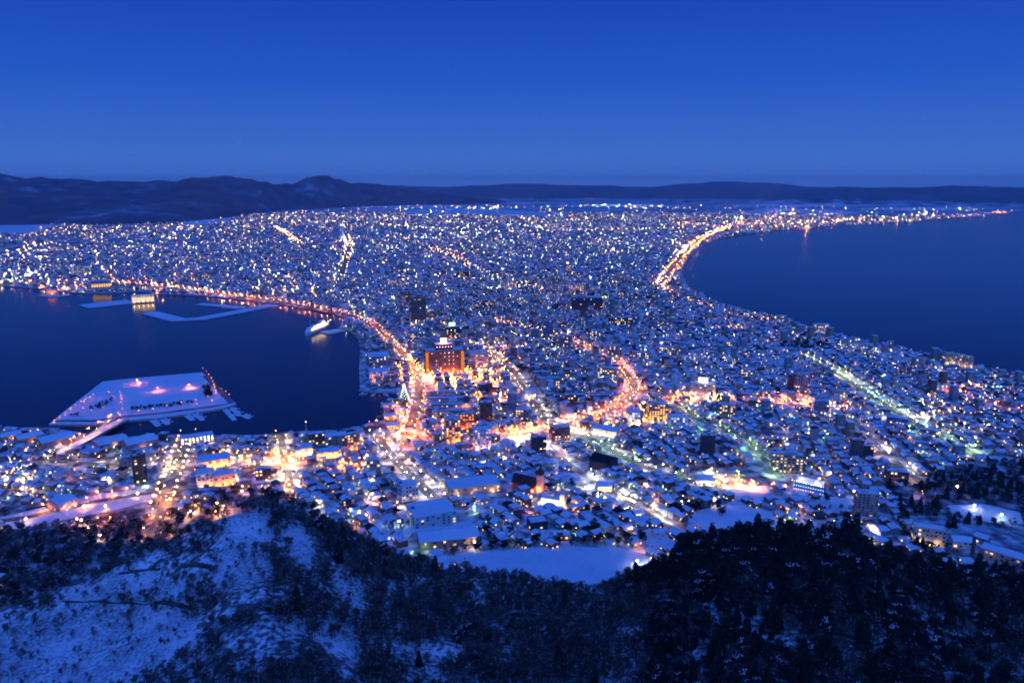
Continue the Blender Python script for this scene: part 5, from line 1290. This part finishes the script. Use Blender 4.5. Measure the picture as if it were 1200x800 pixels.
# candidates over the mountainside and the woods at its foot
WOOD = [(0,618),(100,616),(190,606),(280,572),(350,588),(440,640),(300,660),(140,700),(0,760),(-80,700)]
WOODR = [(1040,575),(1090,562),(1140,548),(1260,535),(1260,800),(1100,690),(1060,640)]
WOODR_HOLES = [[(1104,588),(1150,586),(1200,596),(1204,618),(1160,614),(1112,606)],[(1062,606),(1108,606),(1112,644),(1062,644)],[(1112,618),(1204,618),(1204,668),(1112,668)],[(1055,575),(1100,578),(1096,592),(1060,592)]]
cand = []
r_ = random.Random(11)
def try_tree(px_, py_, kind, sc):
    p = W(px_, py_)
    if p[1] > 1050: return
    cand.append((p[0], p[1], p[2], kind, sc, px_, py_))
gxs = []
D = 70.0
while D < 470:
    st = 4.1
    na = int(1.52*D/st)
    for j in range(na):
        a_ = -.76+1.52*(j+r_.random())/na; Dj = D+r_.uniform(-2.4, 2.4)
        x_, y_ = Dj*math.sin(a_), Dj*math.cos(a_); z_ = h(x_, y_); qx, qy = proj(x_, y_, z_); qx = float(qx); qy = float(qy)
        ds = float(np.interp(a_, SA, SD))
        if Dj > ds+32: continue
        if qx < -60 or qx > 1260 or qy > 850: continue
        dens = .93; wx = qx+22*noise.noise(Vector((x_*.06, y_*.06, 1.7)))+9*noise.noise(Vector((x_*.2, y_*.2, 4.7))); wy = qy+14*noise.noise(Vector((x_*.06, y_*.06, 6.1)))
        for P in CLEAR:
            if in_poly(wx, wy, P): dens = .20+.8*max(0, noise.noise(Vector((x_*.03, y_*.03, 12.3)))); break
        else:
            for P in SPARSE:
                if in_poly(wx, wy, P): dens = .88
        nz = noise.noise(Vector((x_*.045, y_*.045, 3.3)))+.5*noise.noise(Vector((x_*.015, y_*.015, 8.3)))
        if dens > .5: dens -= max(0, nz-.05)*(3.0 if 400 < qx < 740 else 2.2 if qx < 740 else .9)
        if r_.random() > dens: continue
        # conifers on the right shoulder
        pc = 0.02
        if qx > 760: pc = .75 if qy < 700 else .40
        if 740 < qx < 1010 and qy < 690: pc = .9
        if 480 < qx < 560 and 740 < qy < 800: pc = .08
        u_ = r_.random()
        kd = 'c' if u_ < pc*.35 else 'r' if u_ < pc else 'b'
        sc = r_.uniform(.65, 1.1)
        if .3 < dens < .9 and qx < 320: sc *= .9; kd = 'b'
        if dens < .3: sc *= r_.uniform(.3, .75); kd = 'r' if r_.random() < .08 else 'b'
        if qx < 300: sc *= .8
        if 790 < qx < 1010 and Dj > ds-60: sc *= 1.45
        if Dj > ds+4: sc *= .8
        cand.append((x_, y_, z_-.2, kd, sc, qx, qy))
    D += 3.9
def fill(P, n_, kinds, holes=(), s0=.7, s1=1.1):
    xs = [q[0] for q in P]; ys = [q[1] for q in P]; k = 0; t_ = 0
    while k < n_ and t_ < n_*30:
        t_ += 1
        qx, qy = r_.uniform(min(xs), max(xs)), r_.uniform(min(ys), max(ys))
        if not in_poly(qx, qy, P) or any(in_poly(qx, qy, q) for q in holes): continue
        p = W(qx, qy)
        if any((p[0]-b[0])**2+(p[1]-b[1])**2 < (b[2]*.9)**2 for b in BLDG): continue
        if math.hypot(p[0], p[1]) < float(np.interp(math.atan2(p[0], p[1]), SA, SD))+34: continue
        cand.append((p[0], p[1], p[2]-.2, r_.choice(kinds), r_.uniform(s0, s1), qx, qy)); k += 1
fill(WOOD, 900, 'bbbbr'); fill(WOODR, 620, 'bbrrc', WOODR_HOLES)
for P, n_, kd in (([(906,405),(940,400),(972,402),(965,409),(930,412)],70,'rr'),([(520,640),(600,634),(700,634),(760,632),(760,640),(640,641),(540,648)],60,'bbr'),([(520,640),(560,641),(530,652),(515,650)],8,'b'),
                  ([(150,486),(190,479),(228,475),(228,477.5),(190,482),(152,489)],0,'r'),([(795,575),(860,598),(850,606),(800,600)],30,'rb'),([(930,586),(1000,590),(1000,640),(925,640)],30,'bbr'),
                  ([(775,600),(820,596),(812,606),(790,606)],16,'rr'),([(690,600),(705,600),(708,625),(694,625)],8,'rr'),([(460,602),(500,600),(480,632),(460,632)],7,'br'),([(660,590),(700,588),(690,600),(665,600)],10,'rb'),
                  ([(735,452),(745,450),(760,470),(745,470)],0,'r'),([(832,468),(842,466),(842,482),(834,482)],6,'c'),([(545,340),(600,336),(600,342),(545,346)],30,'r'),([(600,430),(640,432),(640,438),(600,436)],24,'r'),
                  ([(700,395),(760,380),(770,384),(705,400)],20,'r'),([(800,395),(900,410),(900,414),(800,400)],30,'r'),([(560,616),(600,606),(605,640),(565,645)],12,'br'),([(440,590),(470,600),(460,625),(440,615)],8,'b')):
    fill(P, n_, kd)
# island greenery stands on the island sheet
def isl_fill(P, n_, sc):
    xs = [q[0] for q in P]; ys = [q[1] for q in P]; k = 0
    while k < n_:
        qx, qy = r_.uniform(min(xs), max(xs)), r_.uniform(min(ys), max(ys))
        if not in_poly(qx, qy, P): continue
        p = W(qx, qy, 3.0); cand.append((p[0], p[1], 2.9, 'r', r_.uniform(.8, 1.2)*sc, qx, qy)); k += 1
isl_fill([(150,478.5),(190,475),(226,471),(227,473.5),(190,478),(152,481.5)], 70, .45)
isl_fill([(238,453),(247,452),(248,465),(240,466)], 36, .7)
isl_fill([(104,480),(120,472),(131,467),(131,472),(112,481)], 24, .5); isl_fill([(82,486),(92,485),(92,488),(82,489)], 10, .4)
# scattered street trees in town
for _ in range(380):
    qx, qy = r_.uniform(0, 1200), r_.uniform(400, 640); p = W(qx, qy)
    ok_ = clean(p[0:1], p[1:2], 10)[0][0]
    if ok_ and not any((p[0]-b[0])**2+(p[1]-b[1])**2 < b[2]**2 for b in BLDG): cand.append((p[0], p[1], p[2], r_.choice('brr'), r_.uniform(.5, .8), qx, qy))
CX = np.array([q[0] for q in cand]); CY = np.array([q[1] for q in cand]); CZ = np.array([q[2] for q in cand])
okt = seg_dist(CX, CY, [tuple(q) for q in road_w['slope_avenue'][0]]) > 14
for nm in ('ring_road','tram_street','station_avenue','upper_slope_avenue'): okt &= seg_dist(CX, CY, [tuple(q) for q in road_w[nm][0]]) > road_w[nm][1]/2+2
cand = [q for q, k in zip(cand, okt) if k]; CX, CY, CZ = CX[okt], CY[okt], CZ[okt]
HT = np.array([{'b': 9, 'c': 14, 'r': 9.5}[q[3]]*q[4] for q in cand]); TD = np.sqrt(CX**2+CY**2+(CAMZ-CZ)**2)
ppx = np.array([q[5] for q in cand]); ppy = np.array([q[6] for q in cand])
tpy = ppy-HT*.5/TD*FPX
scrn = (ppx > 2) & (ppx < 1198) & (tpy < 798)
sz = np.where(scrn, HT/TD, 0)
print('trees', len(cand))
ANCHORS += [('the bottom left snow bank', 120, 780), ('the mid-slope snow patch', 395, 735), ('the small centre snow patch', 412, 688), ('the dark pine shoulder', 870, 640)]
lookn = {'b': 'bare snow-flecked tree', 'c': 'dark pointed conifer', 'r': 'dark bushy evergreen'}
meshes = {'b': BT, 'c': CT_, 'r': RT}
def pick(kd, q_n, objs_items):
    idxs = np.array([i for i, q in enumerate(cand) if q[3] == kd]); idxs = idxs[np.argsort(-sz[idxs])][:q_n]
    return idxs
chosen = {}
its = []; obs = []
first = {}
for kd, nm, q_n in (('b', 'bare_tree', 270), ('c', 'conifer_tree', 270), ('r', 'evergreen_tree', 200)):
    for i in pick(kd, q_n, None):
        if sz[i] <= 0: continue
        q = cand[i]; k = r_.randrange(len(meshes[kd])); tm, cm = meshes[kd][k]
        t = bpy.data.objects.new(nm, tm); t.location = (q[0], q[1], q[2]); t.rotation_euler = (r_.uniform(-.05,.05), r_.uniform(-.05,.05), r_.uniform(0, 6.28)); t.scale = (q[4],)*3
        link(t); c = bpy.data.objects.new('crown', cm); link(c, t)
        chosen[i] = 1; its.append((q[5], float(tpy[i]), lookn[kd])); obs.append((t, nm))
for (o, nm), lb in zip(obs, unique_labels(its, lambda lk, od, rel, an: f'{lk}, {od} {rel} {an}')):
    tag(o, lb, 'tree', {'bare_tree': 'bare trees of the mountainside', 'conifer_tree': 'conifers of the mountainside', 'evergreen_tree': 'bushy evergreens'}[nm])
# the rest of the woods: merged copies, one mass
def arr(me):
    v = np.empty(len(me.vertices)*3, np.float32); me.vertices.foreach_get('co', v); v = v.reshape(-1, 3)
    F_ = np.full((len(me.polygons), 4), -1, np.int64)
    for p_ in me.polygons: F_[p_.index, :len(p_.vertices)] = p_.vertices[:]
    mi_ = np.empty(len(me.polygons), np.int32); me.polygons.foreach_get('material_index', mi_)
    return v, F_, mi_, [m.name for m in me.materials]
def mass(name, kds, label):
    mats_ = []; V_ = []; F_ = []; I_ = []; b0 = 0; cache = {}
    for i, q in enumerate(cand):
        if i in chosen or q[3] not in kds: continue
        k = r_.randrange(len(meshes[q[3]]))
        for part in (0, 1):
            key = (q[3], k, part)
            if key not in cache:
                v, f, mi_, mn = arr(meshes[q[3]][k][part])
                if part == 1 and False: pass
                for m_ in mn:
                    if m_ not in mats_: mats_.append(m_)
                cache[key] = (v, f, np.array([mats_.index(mn[z]) for z in mi_]))
            v, f, mm_ = cache[key]; an = r_.uniform(0, 6.28) if part == 0 else an
            ca, sa = math.cos(an), math.sin(an); s_ = q[4]
            vv = np.stack((v[:, 0]*ca-v[:, 1]*sa, v[:, 0]*sa+v[:, 1]*ca, v[:, 2]), 1)*s_+np.array(q[:3])
            V_.append(vv); F_.append(np.where(f < 0, -1, f+b0)); I_.append(mm_); b0 += len(v)
    me = np_mesh(name, np.concatenate(V_), np.concatenate(F_), np.concatenate(I_), [bpy.data.materials[m_] for m_ in mats_])
    o = link(bpy.data.objects.new(name, me)); tag(o, kind='stuff'); o['label'] = label; return o
mass('woodland', 'bcr', 'dense winter woodland of bare trees and evergreens covering the mountainside')

# ================================================================== cars on the near streets
CARC = {'white': M['hull'], 'silver': M['steel'], 'dark': M['w_dark'], 'red': plain('car_red', (.25,.02,.02), .4), 'blue': plain('car_blue', (.03,.06,.2), .4)}
def car_parts(cn):
    m_ = CARC[cn]; b_ = MB(); v = []
    for x, z0, z1, w_ in ((-2.2,.35,.85,.8),(-2.0,.3,1.0,.85),(-1.0,.3,1.02,.87),(1.0,.3,.98,.87),(1.9,.3,.85,.83),(2.15,.4,.7,.75)): v += [(x,-w_,z0),(x,-w_,z1),(x,w_,z1),(x,w_,z0)]
    f = []
    for i in range(5):
        a = i*4; f += [(a,a+4,a+5,a+1),(a+1,a+5,a+6,a+2),(a+2,a+6,a+7,a+3),(a+3,a+7,a+4,a)]
    f += [(0,1,2,3),(23,22,21,20)]; b_.add(v, f, m_)
    g = MB(); v = [(-1.7,-.78,.98),(1.1,-.78,.98),(1.1,.78,.98),(-1.7,.78,.98),(-1.2,-.62,1.45),(.3,-.62,1.45),(.3,.62,1.45),(-1.2,.62,1.45)]
    g.add(v, [(0,1,5,4),(1,2,6,5),(2,3,7,6),(3,0,4,7)], M['glass']); g.add([v[4],v[5],v[6],v[7]], [(0,1,2,3)], M['snow'] if cn in ('white','dark') else m_)
    wh = MB(); wh.tube((0,-.1,0),(0,.1,0),.32,.32,M['black'],10)
    hl = MB(); hl.box(-.03,.03,-.16,.16,-.09,.09,E('warm',45)); tl = MB(); tl.box(-.03,.03,-.14,.14,-.08,.08,E('red',14))
    return b_.mesh('body'), g.mesh('cabin'), wh.mesh('wheel'), hl.mesh('headlight'), tl.mesh('tail_light')
CP = {k: car_parts(k) for k in CARC}
its = []; obs = []
for nm, cnt in (('ring_road',10),('tram_street',9),('slope_avenue',10),('harbour_road',10),('station_avenue',9),('market_street',5),('south_tram_street',8),('crossing_road',6),('south_avenue',6),('church_street',4),('inner_road',4)):
    Q, wd, *_ = road_w[nm]; ki = list(road_w).index(nm)+1; used = []
    for _ in range(cnt):
        f_ = rnd.uniform(.45 if nm == 'harbour_road' else .04, .96)*(len(Q)-1); i = int(f_)
        if any(abs(f_-u_) < .6 for u_ in used): continue
        used.append(f_); p = Q[i]*(1-f_+i)+Q[i+1]*(f_-i); d_ = Q[i+1]-Q[i]; d_ /= np.hypot(*d_); nn = np.array((-d_[1], d_[0])); way = rnd.choice((1, -1)); p = p-nn*way*wd*.22
        cn = rnd.choice(('white','white','silver','dark','dark','red','blue')); z = h(*p)+.18+.012*ki
        t = empty('parked_car' if rnd.random() < 0 else 'car', (p[0], p[1], z), math.atan2(d_[1], d_[0])+(0 if way > 0 else math.pi))
        bm_, gm, wm2, hl, tl = CP[cn]; child('body', bm_, t); child('cabin', gm, t)
        for sx in (-1.35, 1.35):
            for sy in (-.8, .8): child('wheel', wm2, t, (sx, sy, .32))
        for sy in (-.55, .55): child('headlight', hl, t, (2.17, sy, .62)); child('tail_light', tl, t, (-2.22, sy, .72))
        qx, qy = proj(p[0], p[1], z); its.append((float(qx), float(qy), cn+' car with lights on')); obs.append(t)
for o, lb in zip(obs, unique_labels(its, lambda lk, od, rel, an: f'{lk}, {od} {rel} {an}')): tag(o, lb, 'car', 'cars driving on the near streets')
# ------------------------------------------------------------------ the evening air
hz = MB(); hz.box(-29600, 29600, -2500, 30000, -6, 520, M['glass'])
hzo = hz.build('haze'); hzo.data.materials.clear()
hm = bpy.data.materials.new('evening_air'); hm.use_nodes = True; nt = hm.node_tree; nt.nodes.clear()
ho = nt.nodes.new('ShaderNodeOutputMaterial'); pv = nt.nodes.new('ShaderNodeVolumePrincipled'); pv.inputs['Color'].default_value = (.85,.9,1,1)
pv.inputs['Density'].default_value = HAZE; pv.inputs['Anisotropy'].default_value = .3
nt.links.new(pv.outputs[0], ho.inputs['Volume']); hzo.data.materials.append(hm); tag(hzo, kind='stuff')
print('objects', len(bpy.data.objects))
